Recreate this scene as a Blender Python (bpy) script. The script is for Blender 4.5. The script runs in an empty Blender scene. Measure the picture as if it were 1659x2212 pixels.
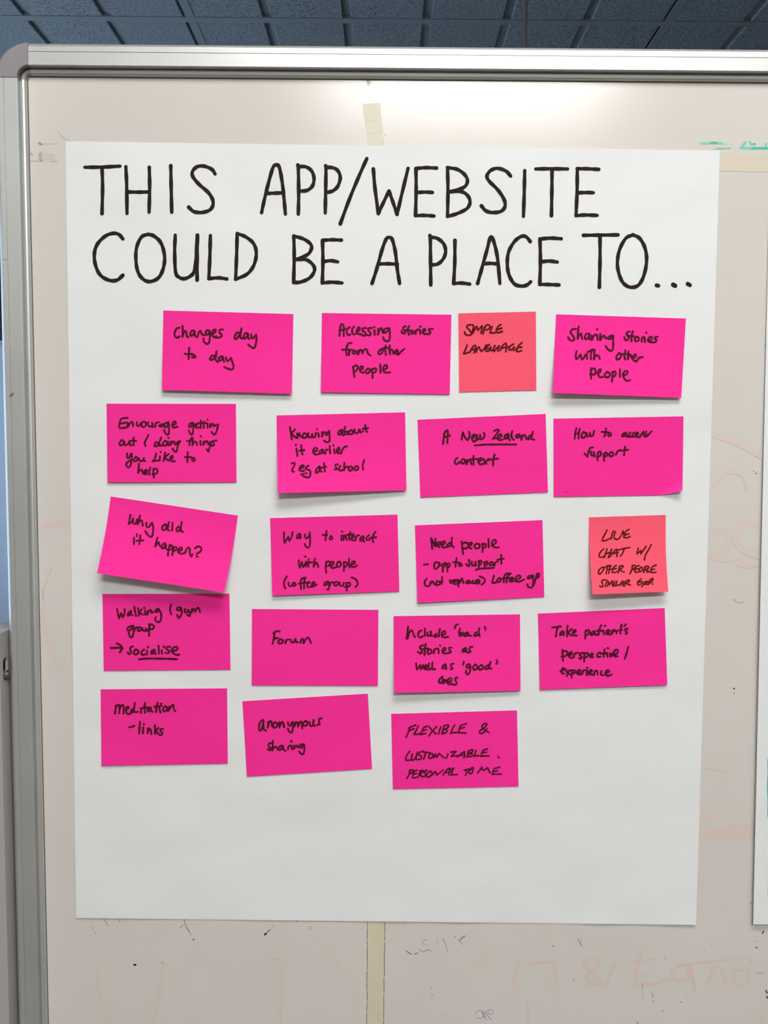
import bpy, bmesh, math, random
from mathutils import Vector, Matrix
random.seed(7)
C = bpy.context.scene.collection
SC = bpy.context.scene

# ------------------------------------------------------------------ camera
CAM_Z = 1.5
PITCH, ROLL, FPX, DIST = math.radians(4.3), .0085, 1853.0, .84
cam_rot = Matrix.Rotation(math.pi/2 - PITCH, 3, 'X') @ Matrix.Rotation(ROLL, 3, 'Z')
cd = bpy.data.cameras.new('camera'); cam = bpy.data.objects.new('camera', cd); C.objects.link(cam)
cd.sensor_fit = 'HORIZONTAL'; cd.sensor_width = 36; cd.lens = 36*FPX/1659; cd.clip_start = .01
cam.matrix_world = Matrix.Translation((0, -DIST, CAM_Z)) @ cam_rot.to_4x4()
SC.camera = cam

# ------------------------------------------------------------------ colour management, world, lights
SC.view_settings.view_transform = 'Standard'; SC.view_settings.look = 'None'
SC.view_settings.gamma = 1; SC.view_settings.use_curve_mapping = False
SC.view_settings.exposure = 0.0
w = bpy.data.worlds.new('world'); SC.world = w; w.use_nodes = True
w.node_tree.nodes['Background'].inputs[0].default_value = (.62, .80, 1.0, 1)
w.node_tree.nodes['Background'].inputs[1].default_value = 3.6
CEIL = 3.09
ROOM = (-3.0, 3.3, -4.2, 4.4)       # x0, x1, y0, y1
LAMPS = [(.34, -2.86), (-2.1, -2.84), (2.4, -2.84), (.26, -1.08)]
LAMP_W, LAMP_D = 1.16, .56
LAMP_POWER = [60, 6, 18, 23]
def lamp_light(x, y, p):
    l = bpy.data.lights.new('ceiling_lamp_light', 'AREA'); l.shape = 'RECTANGLE'; l.size = LAMP_W; l.size_y = LAMP_D
    l.energy = p; l.color = (1.0, .975, .945)
    o = bpy.data.objects.new('ceiling_lamp_light', l); C.objects.link(o); o.location = (x, y, CEIL-.04)
for (x, y), p in zip(LAMPS, LAMP_POWER): lamp_light(x, y, p)
WIN = (0.45, 3.9, .5, 2.5)          # window in the left wall: y0, y1, z0, z1
l = bpy.data.lights.new('daylight', 'AREA'); l.shape = 'RECTANGLE'; l.size = WIN[3]-WIN[2]; l.size_y = WIN[1]-WIN[0]
l.cycles.is_portal = True
o = bpy.data.objects.new('daylight', l); C.objects.link(o)
o.location = (ROOM[0]-.15, (WIN[0]+WIN[1])/2, (WIN[2]+WIN[3])/2); o.rotation_euler = (0, -math.pi/2, 0)

# ------------------------------------------------------------------ helpers
def lin(c): return tuple(((v/255)/12.92 if v/255 <= .04045 else ((v/255+.055)/1.055)**2.4) for v in c)
def mat(name, rgb, rough=.6, metal=0, spec=.5, var=0, vscale=60, var2=None, bump=0, bscale=200, srgb=True, aniso=None, coat=0):
    m = bpy.data.materials.new(name); m.use_nodes = True; n = m.node_tree.nodes; L = m.node_tree.links
    b = n['Principled BSDF']; c = lin(rgb) if srgb else rgb
    b.inputs['Base Color'].default_value = (*c, 1); b.inputs['Roughness'].default_value = rough
    b.inputs['Metallic'].default_value = metal; b.inputs['Specular IOR Level'].default_value = spec
    if coat: b.inputs['Coat Weight'].default_value = coat; b.inputs['Coat Roughness'].default_value = .12
    tc = n.new('ShaderNodeTexCoord')
    if var or var2:
        nz = n.new('ShaderNodeTexNoise'); nz.inputs['Scale'].default_value = vscale; nz.inputs['Detail'].default_value = 5
        if aniso:
            mp = n.new('ShaderNodeMapping'); mp.inputs['Scale'].default_value = aniso
            L.new(tc.outputs['Object'], mp.inputs[0]); L.new(mp.outputs[0], nz.inputs['Vector'])
        else: L.new(tc.outputs['Object'], nz.inputs['Vector'])
        r = n.new('ShaderNodeValToRGB'); r.color_ramp.elements[0].position = .3; r.color_ramp.elements[1].position = .7
        c2 = lin(var2) if var2 else tuple(min(1, v*(1+var)) for v in c)
        c1 = c if var2 else tuple(v*(1-var) for v in c)
        r.color_ramp.elements[0].color = (*c1, 1); r.color_ramp.elements[1].color = (*c2, 1)
        L.new(nz.outputs['Fac'], r.inputs[0]); L.new(r.outputs[0], b.inputs['Base Color'])
    if bump:
        nb = n.new('ShaderNodeTexNoise'); nb.inputs['Scale'].default_value = bscale; nb.inputs['Detail'].default_value = 4
        L.new(tc.outputs['Object'], nb.inputs['Vector'])
        bp = n.new('ShaderNodeBump'); bp.inputs['Strength'].default_value = bump; bp.inputs['Distance'].default_value = .002
        L.new(nb.outputs['Fac'], bp.inputs['Height']); L.new(bp.outputs[0], b.inputs['Normal'])
    return m
def emit(name, rgb, s):
    m = bpy.data.materials.new(name); m.use_nodes = True; n = m.node_tree.nodes; b = n['Principled BSDF']
    b.inputs['Base Color'].default_value = (.8, .8, .8, 1)
    b.inputs['Emission Color'].default_value = (*rgb, 1); b.inputs['Emission Strength'].default_value = s
    return m
def tag(o, label=None, cat=None, group=None, kind=None):
    if label: o['label'] = label
    if cat: o['category'] = cat
    if group: o['group'] = group
    if kind: o['kind'] = kind
    return o
def link(name, me, m, parent=None, smooth=False):
    if m and not me.materials: me.materials.append(m)
    if smooth:
        for p in me.polygons: p.use_smooth = True
    o = bpy.data.objects.new(name, me); C.objects.link(o)
    if parent: o.parent = parent; o.matrix_parent_inverse = parent.matrix_basis.inverted()
    return o
def empty(name, loc=(0, 0, 0)):
    o = bpy.data.objects.new(name, None); C.objects.link(o); o.location = loc; o.empty_display_size = .05
    return o
class MB:
    def __init__(s): s.v = []; s.f = []
    def add(s, vs, fs):
        k = len(s.v); s.v += [tuple(v) for v in vs]; s.f += [tuple(i+k for i in f) for f in fs]; return s
    def box(s, x0, x1, y0, y1, z0, z1):
        return s.add([(x0,y0,z0),(x1,y0,z0),(x1,y1,z0),(x0,y1,z0),(x0,y0,z1),(x1,y0,z1),(x1,y1,z1),(x0,y1,z1)],
                     [(0,3,2,1),(4,5,6,7),(0,1,5,4),(1,2,6,5),(2,3,7,6),(3,0,4,7)])
    def cyl(s, a, b, r, n=16, r2=None):
        a, b = Vector(a), Vector(b); d = (b-a).normalized(); r2 = r if r2 is None else r2
        u = d.orthogonal().normalized(); w_ = d.cross(u)
        vs = [a+(u*math.cos(t)+w_*math.sin(t))*r for t in [2*math.pi*i/n for i in range(n)]]
        vs += [b+(u*math.cos(t)+w_*math.sin(t))*r2 for t in [2*math.pi*i/n for i in range(n)]]
        return s.add(vs, [(i, (i+1) % n, n+(i+1) % n, n+i) for i in range(n)]+[tuple(range(n-1, -1, -1)), tuple(range(n, 2*n))])
    def mesh(s, name='m'):
        me = bpy.data.meshes.new(name); me.from_pydata(s.v, [], s.f); me.validate(); me.update()
        bm = bmesh.new(); bm.from_mesh(me); bmesh.ops.recalc_face_normals(bm, faces=bm.faces); bm.to_mesh(me); bm.free()
        return me
    def build(s, name, m, parent=None, smooth=False): return link(name, s.mesh(name), m, parent, smooth)
def bevel(o, wd=.002, seg=2):
    b = o.modifiers.new('bevel', 'BEVEL'); b.width = wd; b.segments = seg; b.limit_method = 'ANGLE'; return o

# a pixel of the photograph taken to the point of the board's plane (lifted h towards the viewer) where it lies
def at(px, py, h=0.0):
    d = cam_rot @ Vector(((px-829.5)/FPX, -(py-1106)/FPX, -1.0))
    return Vector((0, -DIST, CAM_Z)) + d*((DIST-h)/d.y)

# ------------------------------------------------------------------ stroke ribbons (handwriting)
def smooth_pts(p, step=.0006):
    if len(p) < 3: return p
    out = []
    q = [p[0]*2-p[1]] + p + [p[-1]*2-p[-2]]
    for i in range(1, len(q)-2):
        a, b, c, d = q[i-1], q[i], q[i+1], q[i+2]
        n = max(2, min(10, int((c-b).length/step)))
        for k in range(n):
            t = k/n
            out.append(.5*((2*b)+(c-a)*t+(2*a-5*b+4*c-d)*t*t+(3*b-3*c+d-a)*t**3))
    out.append(p[-1]); return out
zl = [0]
def ribbon(mb, pts, w, surf, taper=False):
    """pts: 2-D Vectors in photo pixels, w width in pixels; surf(px,py,extra) -> 3-D point on the carrying surface"""
    pts = smooth_pts(pts, 2.0)
    clean = [pts[0]]
    for p in pts[1:]:
        if (p-clean[-1]).length > .25: clean.append(p)
    runs = [[clean[0]]]
    for i in range(1, len(clean)):
        runs[-1].append(clean[i])
        if i < len(clean)-1:
            a = (clean[i]-clean[i-1]).normalized(); b = (clean[i+1]-clean[i]).normalized()
            if a.dot(b) < .25: runs.append([clean[i]])
    wob = random.random()*6
    for run in runs:
        zl[0] = (zl[0]+1) % 23; ex = .00010+zl[0]*.000005
        n = len(run)
        if n == 1: run = [run[0]-Vector((.3, 0)), run[0]+Vector((.3, 0))]; n = 2
        dirs = []
        for i in range(n):
            d = run[min(i+1, n-1)]-run[max(i-1, 0)]
            dirs.append(d.normalized() if d.length > 1e-6 else Vector((1, 0)))
        def hw(i):
            f = 1+.09*math.sin(wob+i*.7)
            if taper: f *= .45+.55*math.sin(math.pi*min(1, max(0, (i+.5)/n)))
            return w/2*f
        P = []
        def cap(c, d, r, back):
            base = math.atan2(d.y, d.x)+(math.pi/2)
            return [c+Vector((math.cos(base+t), math.sin(base+t)))*r for t in
                    ([math.pi*k/6 for k in range(7)] if back else [math.pi+math.pi*k/6 for k in range(7)])]
        nl = [run[i]+Vector((-dirs[i].y, dirs[i].x))*hw(i) for i in range(n)]
        nr = [run[i]-Vector((-dirs[i].y, dirs[i].x))*hw(i) for i in range(n)]
        k = len(mb.v)
        for i, (a, b) in enumerate(zip(nl, nr)): mb.v.append(tuple(surf(a.x, a.y, ex+i*1.5e-6))); mb.v.append(tuple(surf(b.x, b.y, ex+i*1.5e-6)))
        for i in range(n-1): mb.f.append((k+2*i, k+2*i+1, k+2*i+3, k+2*i+2))
        for c, d, r, bk in ((run[0], dirs[0], hw(0), True), (run[-1], dirs[-1], hw(n-1), False)):
            cp = cap(c, d, r, bk); k = len(mb.v)
            for q in cp: mb.v.append(tuple(surf(q.x, q.y, ex+(0 if bk else (n-1)*1.5e-6))))
            mb.f.append(tuple(range(k, k+len(cp))))
def parse(s, ox, oy, sc):
    out = []
    for st in s.split('|'):
        st = st.split()
        if st: out.append([Vector((ox+float(a.split(',')[0])/sc, oy+float(a.split(',')[1])/sc)) for a in st])
    return out
def ink_mesh(strokes, w, surf, taper=False):
    mb = MB()
    for s in strokes: ribbon(mb, s, w*(1.09 if w > 3 and w < 4.6 else 1.04), surf, taper)
    me = bpy.data.meshes.new('ink'); me.from_pydata(mb.v, [], mb.f); me.update()
    bm = bmesh.new(); bm.from_mesh(me)
    for f in bm.faces:
        f.normal_update()
        if f.normal.y > 0: f.normal_flip()
    bm.to_mesh(me); bm.free()
    return me
# ------------------------------------------------------------------ materials
M = {}
M['board'] = mat('enamel_board', (217, 214, 209), rough=.19, spec=.5, var=.02, vscale=7)
M['alu'] = mat('brushed_aluminium', (212, 215, 214), rough=.42, metal=.68, var=.05, vscale=9, bump=.02, bscale=900, aniso=(1, 1, 1))
M['alu_back'] = mat('mill_aluminium', (150, 152, 150), rough=.5, metal=.6)
M['cap'] = mat('grey_plastic', (150, 145, 150), rough=.45, var=.04, vscale=14)
M['groove'] = mat('dark_edge_line', (92, 88, 72), rough=.9)
M['post'] = mat('powder_coated_steel', (172, 170, 168), rough=.42, spec=.5, var=.03, vscale=15)
M['dark'] = mat('dark_slot_shade', (24, 18, 10), rough=.9)
M['steel'] = mat('worn_steel', (165, 160, 145), rough=.35, metal=.9, var=.2, vscale=300)
M['rubber'] = mat('black_rubber', (30, 30, 32), rough=.7)
M['paper'] = mat('white_flip_chart_paper', (234, 238, 240), rough=.62, spec=.25, var=.020, vscale=11, bump=.05, bscale=500, aniso=(1, 1, 2.6))  # sideways-stretched tone variation paints in the soft shading of wrinkles
M['pink'] = mat('hot_pink_paper', (255, 52, 158), rough=.8, spec=.1, var=.05, vscale=700, bump=.10, bscale=1500)
M['pink']['x'] = 1
M['orange'] = mat('coral_paper', (255, 94, 120), rough=.8, spec=.1, var=.04, vscale=700, bump=.10, bscale=1500)
M['ink_title'] = mat('brown_black_marker_ink', (42, 34, 24), rough=.7, spec=.1, var=.22, vscale=160)
M['ink_pink'] = mat('dark_marker_ink_on_pink', (80, 20, 38), rough=.7, spec=.1, var=.35, vscale=260)
M['ink_red'] = mat('dark_marker_ink_on_coral', (94, 20, 22), rough=.7, spec=.1, var=.30, vscale=260)
M['tape'] = mat('cream_masking_tape', (226, 224, 207), rough=.6, spec=.3, var=.03, vscale=40, bump=.25, bscale=90)
M['tape_tan'] = mat('old_tan_masking_tape', (218, 211, 192), rough=.6, spec=.3, var=.04, vscale=30, bump=.2, bscale=90)
M['tape_old'] = mat('aged_masking_tape', (216, 208, 184), rough=.55, spec=.3, var=.06, vscale=22, bump=.2, bscale=90)
M['floor'] = mat('charcoal_carpet', (90, 82, 74), rough=.95, var=.2, vscale=300, bump=.4, bscale=700)
M['wall'] = mat('pale_blue_grey_paint', (196, 208, 228), rough=.8, var=.02, vscale=5)
M['wall_room'] = mat('grey_paint', (150, 147, 142), rough=.85)
M['ceil_back'] = mat('ceiling_void', (60, 66, 72), rough=.95)
M['tbar'] = mat('painted_ceiling_bar', (134, 142, 146), rough=.6)
M['white'] = mat('white_frame_paint', (235, 238, 240), rough=.4)
M['blind'] = mat('dark_blind_fabric', (58, 50, 70), rough=.85)
def tile_material():
    m = bpy.data.materials.new('mineral_fibre_tile'); m.use_nodes = True; n = m.node_tree.nodes; L = m.node_tree.links
    b = n['Principled BSDF']; b.inputs['Roughness'].default_value = .9; b.inputs['Specular IOR Level'].default_value = .15
    tc = n.new('ShaderNodeTexCoord'); oi = n.new('ShaderNodeObjectInfo')
    add = n.new('ShaderNodeVectorMath'); add.operation = 'ADD'; L.new(tc.outputs['Object'], add.inputs[0])
    sc_ = n.new('ShaderNodeVectorMath'); sc_.operation = 'SCALE'; sc_.inputs['Scale'].default_value = 20
    L.new(oi.outputs['Random'], sc_.inputs[0]); L.new(sc_.outputs[0], add.inputs[1])
    v = n.new('ShaderNodeTexNoise'); v.inputs['Scale'].default_value = 150; v.inputs['Detail'].default_value = 3
    v2 = n.new('ShaderNodeTexVoronoi'); v2.inputs['Scale'].default_value = 130
    for q in (v, v2): L.new(add.outputs[0], q.inputs['Vector'])
    r = n.new('ShaderNodeValToRGB'); e = r.color_ramp.elements
    e[0].position = .34; e[0].color = (*lin((98, 104, 108)), 1); e[1].position = .46; e[1].color = (*lin((142, 151, 157)), 1)
    x = e.new(.74); x.color = (*lin((160, 168, 172)), 1)
    L.new(v.outputs['Fac'], r.inputs[0])
    r2 = n.new('ShaderNodeValToRGB'); r2.color_ramp.elements[0].position = .12; r2.color_ramp.elements[1].position = .24
    r2.color_ramp.elements[0].color = (.25, .25, .25, 1); r2.color_ramp.elements[1].color = (1, 1, 1, 1)
    L.new(v2.outputs['Distance'], r2.inputs[0])
    mx = n.new('ShaderNodeMixRGB'); mx.blend_type = 'MULTIPLY'; mx.inputs[0].default_value = .8
    L.new(r.outputs[0], mx.inputs[1]); L.new(r2.outputs[0], mx.inputs[2]); L.new(mx.outputs[0], b.inputs['Base Color'])
    bp = n.new('ShaderNodeBump'); bp.inputs['Strength'].default_value = .5; bp.inputs['Distance'].default_value = .003
    L.new(v.outputs['Fac'], bp.inputs['Height']); L.new(bp.outputs[0], b.inputs['Normal'])
    return m
M['tile'] = tile_material()
M['lamp'] = emit('lit_lamp_diffuser', (1, .965, .91), 6.0)
def glass():
    m = bpy.data.materials.new('window_glass'); m.use_nodes = True; b = m.node_tree.nodes['Principled BSDF']
    b.inputs['Transmission Weight'].default_value = 1; b.inputs['Roughness'].default_value = 0; b.inputs['IOR'].default_value = 1.01
    b.inputs['Base Color'].default_value = (.95, .98, 1, 1); return m
M['glass'] = glass()

# ------------------------------------------------------------------ room shell
X0, X1, Y0, Y1 = ROOM
def struct(name, mb, m): o = mb.build(name, m); o['kind'] = 'structure'; return o
struct('floor', MB().box(X0-.1, X1+.1, Y0-.1, Y1+.1, -.1, 0), M['floor'])
struct('wall_back', MB().box(X0-.1, X1+.1, Y1, Y1+.1, 0, CEIL+.1), M['wall'])
struct('wall_front', MB().box(X0-.1, X1+.1, Y0-.1, Y0, 0, CEIL+.1), M['wall_room'])
struct('wall_right', MB().box(X1, X1+.1, Y0, Y1, 0, CEIL+.1), M['wall_room'])
y0, y1, z0, z1 = WIN
wl = MB(); wl.box(X0-.1, X0, Y0, y0, 0, CEIL+.1); wl.box(X0-.1, X0, y1, Y1, 0, CEIL+.1)
wl.box(X0-.1, X0, y0, y1, 0, z0); wl.box(X0-.1, X0, y0, y1, z1, CEIL+.1)
struct('wall_left', wl, M['wall_room'])
wf = MB()
for a, b, c, d in ((y0, y1, z0, z0+.05), (y0, y1, z1-.05, z1), (y0, y0+.05, z0+.05, z1-.05), (y1-.05, y1, z0+.05, z1-.05)):
    wf.box(X0-.08, X0-.01, a, b, c, d)
win = struct('window_1', wf, M['white'])
third = (y1-y0)/3
for k in (1, 2): MB().box(X0-.075, X0-.015, y0+third*k-.025, y0+third*k+.025, z0+.05, z1-.05).build('mullion', M['white'], win)
for k in range(3): MB().box(X0-.05, X0-.046, y0+third*k+(.05 if k == 0 else .025), y0+third*(k+1)-(.05 if k == 2 else .025), z0+.05, z1-.05).build('pane', M['glass'], win)
MB().box(X0-.01, X0+.12, y0-.04, y1+.04, z0-.035, z0).build('window_sill', M['white'], win)
struct('baseboard_back', MB().box(X0, X1, Y1-.015, Y1, 0, .1), M['white'])

# ceiling: recessed-edge mineral tiles between bars
ceil = struct('ceiling', MB().box(X0-.1, X1+.1, Y0-.1, Y1+.1, CEIL+.024, CEIL+.12), M['ceil_back'])
PX, GAP = .2972, .031
k0 = int(math.floor((X0+1.357)/PX)); k1 = int(math.ceil((X1+1.357)/PX))
rows = []; yb = 2.497
while yb > Y0: yb -= .6
while yb < Y1: rows.append(yb); yb += .6
def lampover(xa, xb, ya, yb_):
    return any(xa < lx+LAMP_W/2+.01 and xb > lx-LAMP_W/2-.01 and ya < ly+LAMP_D/2+.01 and yb_ > ly-LAMP_D/2-.01 for lx, ly in LAMPS)
tcache = {}
def tile_mesh(wd, dp):
    key = (round(wd, 4), round(dp, 4))
    if key not in tcache:
        mb = MB(); c = .0025
        x, y = wd/2, dp/2
        mb.add([(-x, -y, .023), (x, -y, .023), (x, y, .023), (-x, y, .023), (-x, -y, c), (x, -y, c), (x, y, c), (-x, y, c),
                (-x+c, -y+c, 0), (x-c, -y+c, 0), (x-c, y-c, 0), (-x+c, y-c, 0)],
               [(0, 1, 2, 3), (8, 11, 10, 9)]+[(i, i+4, (i+1) % 4+4, (i+1) % 4) for i in range(4)]+[(i+4, i+8, (i+1) % 4+8, (i+1) % 4+4) for i in range(4)])
        tcache[key] = mb.mesh('ceiling_tile')
    return tcache[key]
for k in range(k0, k1+1):
    wide = (k-2) % 6 == 0
    xa = -1.357+PX*k+(.044 if wide else GAP); xb = -1.357+PX*(k+1)
    for j in range(len(rows)):
        ya = rows[j]+.019; yb_ = (rows[j]+.6)-.019
        a, b, c, d = max(xa, X0), min(xb, X1), max(ya, Y0), min(yb_, Y1)
        if b-a < .03 or d-c < .03 or lampover(a, b, c, d): continue
        o = link('ceiling_tile', tile_mesh(b-a, d-c), M['tile'], None); o.parent = ceil
        o.location = ((a+b)/2, (c+d)/2, CEIL+.0005*random.random())
    x = -1.357+PX*k
    if X0 < x < X1-.05:
        z = CEIL-.0005 if wide else CEIL+.0115
        MB().box(x+.001 if not wide else x+.010, x+(.043 if wide else GAP-.001), Y0, Y1, z, CEIL+.024).build('ceiling_bar', M['tbar'], ceil)
for yb in rows:
    if yb > Y0: MB().box(X0, X1, yb-.0185, yb+.0185, CEIL-.001, CEIL+.0235).build('cross_bar', M['tbar'], ceil)
lamplab = ['recessed ceiling lamp panel above and behind the viewer, facing the whiteboard middle', 'recessed ceiling lamp panel nearest the window wall', 'recessed ceiling lamp panel nearest the right-hand wall', 'recessed ceiling lamp panel nearest the whiteboard, above its front']
for i, (lx, ly) in enumerate(LAMPS):
    t = empty('ceiling_lamp', (lx, ly, CEIL)); tag(t, lamplab[i], 'lamp', 'ceiling lamps behind the viewer')
    fr = MB(); a, b = LAMP_W/2, LAMP_D/2
    fr.box(lx-a-.01, lx+a+.01, ly-b-.01, ly-b+.02, CEIL-.012, CEIL+.014); fr.box(lx-a-.01, lx+a+.01, ly+b-.02, ly+b+.01, CEIL-.012, CEIL+.014)
    fr.box(lx-a-.01, lx-a+.02, ly-b+.02, ly+b-.02, CEIL-.012, CEIL+.014); fr.box(lx+a-.02, lx+a+.01, ly-b+.02, ly+b-.02, CEIL-.012, CEIL+.014)
    fr.build('lamp_frame', M['white'], t)
    MB().box(lx-a+.02, lx+a-.02, ly-b+.02, ly+b-.02, CEIL-.004, CEIL+.013).build('lamp_diffuser', M['lamp'], t)

# dark roller blind panel high on the back wall, seen past the board's left edge
bt = empty('roller_blind', (-2.25, Y1-.03, 2.9)); tag(bt, 'dark purple-grey blind on the back wall, past the left edge of the whiteboard', 'blind')
zb = CAM_Z+(960-748)/FPX*(Y1+DIST)
MB().box(-2.95, -1.55, Y1-.022, Y1-.012, zb+.02, 2.86).build('blind_fabric', M['blind'], bt)
MB().cyl((-2.96, Y1-.03, 2.88), (-1.54, Y1-.03, 2.88), .025).build('blind_roller', M['alu_back'], bt, True)
MB().box(-2.95, -1.55, Y1-.026, Y1-.008, zb, zb+.022).build('bottom_bar', M['alu_back'], bt)

# cord hanging from the ceiling behind the board
hc = at(1137, 50, -1.5)
cordroot = empty('hanging_cord', (hc.x, hc.y, CEIL)); tag(cordroot, 'thin brown cord hanging down from the ceiling behind the whiteboard', 'cord')
M['cord'] = mat('brown_cord', (122, 88, 62), rough=.8, var=.15, vscale=400)
MB().cyl((hc.x, hc.y, 1.25), (hc.x, hc.y, CEIL-.02), .0019, 10).build('cord', M['cord'], cordroot, True)
MB().cyl((hc.x, hc.y, CEIL-.022), (hc.x, hc.y, CEIL-.001), .018, 20).build('ceiling_rose', M['tbar'], cordroot, True)
MB().cyl((hc.x, hc.y, 1.20), (hc.x, hc.y, 1.255), .010, 16, .005).build('pull_knob', M['cord'], cordroot, True)

# ------------------------------------------------------------------ whiteboard on its stand
FW = .0275
zt = at(829, 100.5, .006).z                       # outer top edge
xl = at(20, 1273, .004).x                          # outer left edge (bottom of the photo and top average)
xr, zbm = 1.42, .62
board = empty('whiteboard', ((xl+xr)/2, .02, 0))
tag(board, 'large used whiteboard with an aluminium frame on a grey steel stand', 'whiteboard')
MB().box(xl+FW-.002, xr-FW+.002, 0, .010, zbm+FW-.002, zt-FW+.002).build('writing_surface', M['board'], board)
def prof(cap=False):
    e = .0006 if cap else 0
    p = [(0-e, -.012), (0-e, .0056+e), (.0010-e, .0068+e), (.0022-e, .0078+e), (.0033-e, .0087+e), (.0038, .0088+e)]
    if not cap: p += [(.0081, .0088), (.0082, .0079), (.0086, .0079), (.0087, .0088)]
    p += [(.0203, .0088+e), (.0209, .0083+e), (.0211, .0012)]
    for k in range(7):
        a = math.pi*k/6; p.append((.0244-.0028*math.cos(a), .0012+.0034*math.sin(a)))
    p += [(.0275, .0004), (.0275, -.012)]
    return p
def bar(p0, p1, inward, name):
    pr = prof(); n = len(pr); mb = MB(); inn = Vector(inward)
    vs = [Vector(P)+inn*u+Vector((0, -h, 0)) for P in (p0, p1) for u, h in pr]
    mb.add(vs, [(i, (i+1) % n, n+(i+1) % n, n+i) for i in range(n)]+[tuple(range(n)), tuple(range(2*n-1, n-1, -1))])
    return mb.build(name, M['alu'], board)
R0 = .0045; cs = FW+R0
top = bar((xl+cs, 0, zt), (xr-cs, 0, zt), (0, 0, -1), 'frame_rail')
bot = bar((xl+cs, 0, zbm), (xr-cs, 0, zbm), (0, 0, 1), 'frame_rail')
left = bar((xl, 0, zbm+cs), (xl, 0, zt-cs), (1, 0, 0), 'frame_rail')
right = bar((xr, 0, zbm+cs), (xr, 0, zt-cs), (-1, 0, 0), 'frame_rail')
for sx, sz in ((-1, 1), (1, 1), (-1, -1), (1, -1)):
    cx = xl+cs if sx < 0 else xr-cs; cz = zt-cs if sz > 0 else zbm+cs
    pr = prof(True); n = len(pr); K = 14; mb = MB(); vs = []; g = .0004
    for k in range(K+1):
        a = math.pi/2*k/K*(1-2*.008)+math.pi/2*.008
        for u, h in pr: r = cs-u; vs.append((cx+sx*(r*math.cos(a)), -h, cz+sz*(r*math.sin(a))))
    mb.add(vs, [(k*n+i, k*n+(i+1) % n, (k+1)*n+(i+1) % n, (k+1)*n+i) for k in range(K) for i in range(n)]+[tuple(range(n)), tuple(range((K+1)*n-1, K*n-1, -1))])
    mb.build('corner_cap', M['cap'], board)
# dark line where each rail meets the surface
MB().box(xl+FW, xr-FW, -.0006, 0, zt-FW-.0007, zt-FW+.001).build('edge_line', M['groove'], board)
MB().box(xl+FW-.001, xl+FW+.0005, -.0006, 0, zbm+FW, zt-FW).build('edge_line', M['groove'], board)
# backing rails
MB().box(xl+.03, xr-.03, .010, .016, zbm+.03, zt-.03).build('back_panel', M['alu_back'], board)
# the stand
zp = at(20, 1360, 0).z; ZC = at(16, 1452, 0).z
for s, xe in ((-1, xl-.0035), (1, xr+.0035)):
    pf, pb, wdt = -.0205, .034, .045
    hy0, hy1, hz0, hz1 = -.0140, -.0040, at(12, 1464, 0).z, at(12, 1415, 0).z
    bm = bmesh.new()
    xo = xe+s*wdt
    def V(*a): return bm.verts.new(a)
    a = [V(xe, pf, .06), V(xe, pb, .06), V(xe, pb, zp), V(xe, pf, zp)]
    b = [V(xo, pf, .06), V(xo, pb, .06), V(xo, pb, zp), V(xo, pf, zp)]
    hy, hr = (hy0+hy1)/2, (hy1-hy0)/2
    hole = []
    for k in range(9): t = math.pi*k/8; hole.append((hy+hr*math.cos(t), hz1-hr+hr*math.sin(t)))
    for k in range(9): t = math.pi+math.pi*k/8; hole.append((hy+hr*math.cos(t), hz0+hr+hr*math.sin(t)))
    hv = [V(xe, y, z) for y, z in hole]; hw_ = [V(xe+s*.0025, y, z) for y, z in hole]
    ed = [bm.edges.new((a[i], a[(i+1) % 4])) for i in range(4)]+[bm.edges.new((hv[i], hv[(i+1) % 18])) for i in range(18)]
    bmesh.ops.triangle_fill(bm, use_beauty=True, edges=ed)
    for i in range(18): bm.faces.new((hv[i], hv[(i+1) % 18], hw_[(i+1) % 18], hw_[i]))
    bm.faces.new(b)
    for i in range(4): bm.faces.new((a[i], a[(i+1) % 4], b[(i+1) % 4], b[i]))
    bmesh.ops.recalc_face_normals(bm, faces=bm.faces)
    me = bpy.data.meshes.new('stand_post'); bm.to_mesh(me); bm.free()
    post = link('stand_post', me, M['post'], board)
    MB().box(*sorted((xe+s*.003, xe+s*.03)), hy0-.004, hy1+.004, hz0-.006, hz1+.006).build('slot_shade', M['dark'], post)  # near-black box stands in for the shade inside the slot
    bl = MB(); bl.cyl((xe+s*.004, -.0085, ZC), (xe-s*.0030, -.0085, ZC), .0026, 14); bl.cyl((xe+s*.001, -.0085, ZC), (xe-s*.0016, -.0085, ZC), .0050, 6)
    bl.build('pivot_bolt', M['steel'], post)
    bevel(MB().box(*sorted((xe+s*.002, xe+s*(wdt-.002))), -.30, .30, .06, .10).build('stand_foot', M['post'], board), .004)
    for yy in (-.27, .27):
        cst = MB().cyl((xe+s*.010, yy, .028), (xe+s*.036, yy, .028), .027, 24).build('caster', M['rubber'], board)
        MB().box(*sorted((xe+s*.012, xe+s*.034)), yy-.012, yy+.012, .028, .062).build('caster_fork', M['steel'], cst)
bevel(MB().box(xl-.003, xr+.003, .0, .03, .20, .24).build('stand_crossbar', M['post'], board), .003)

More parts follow.
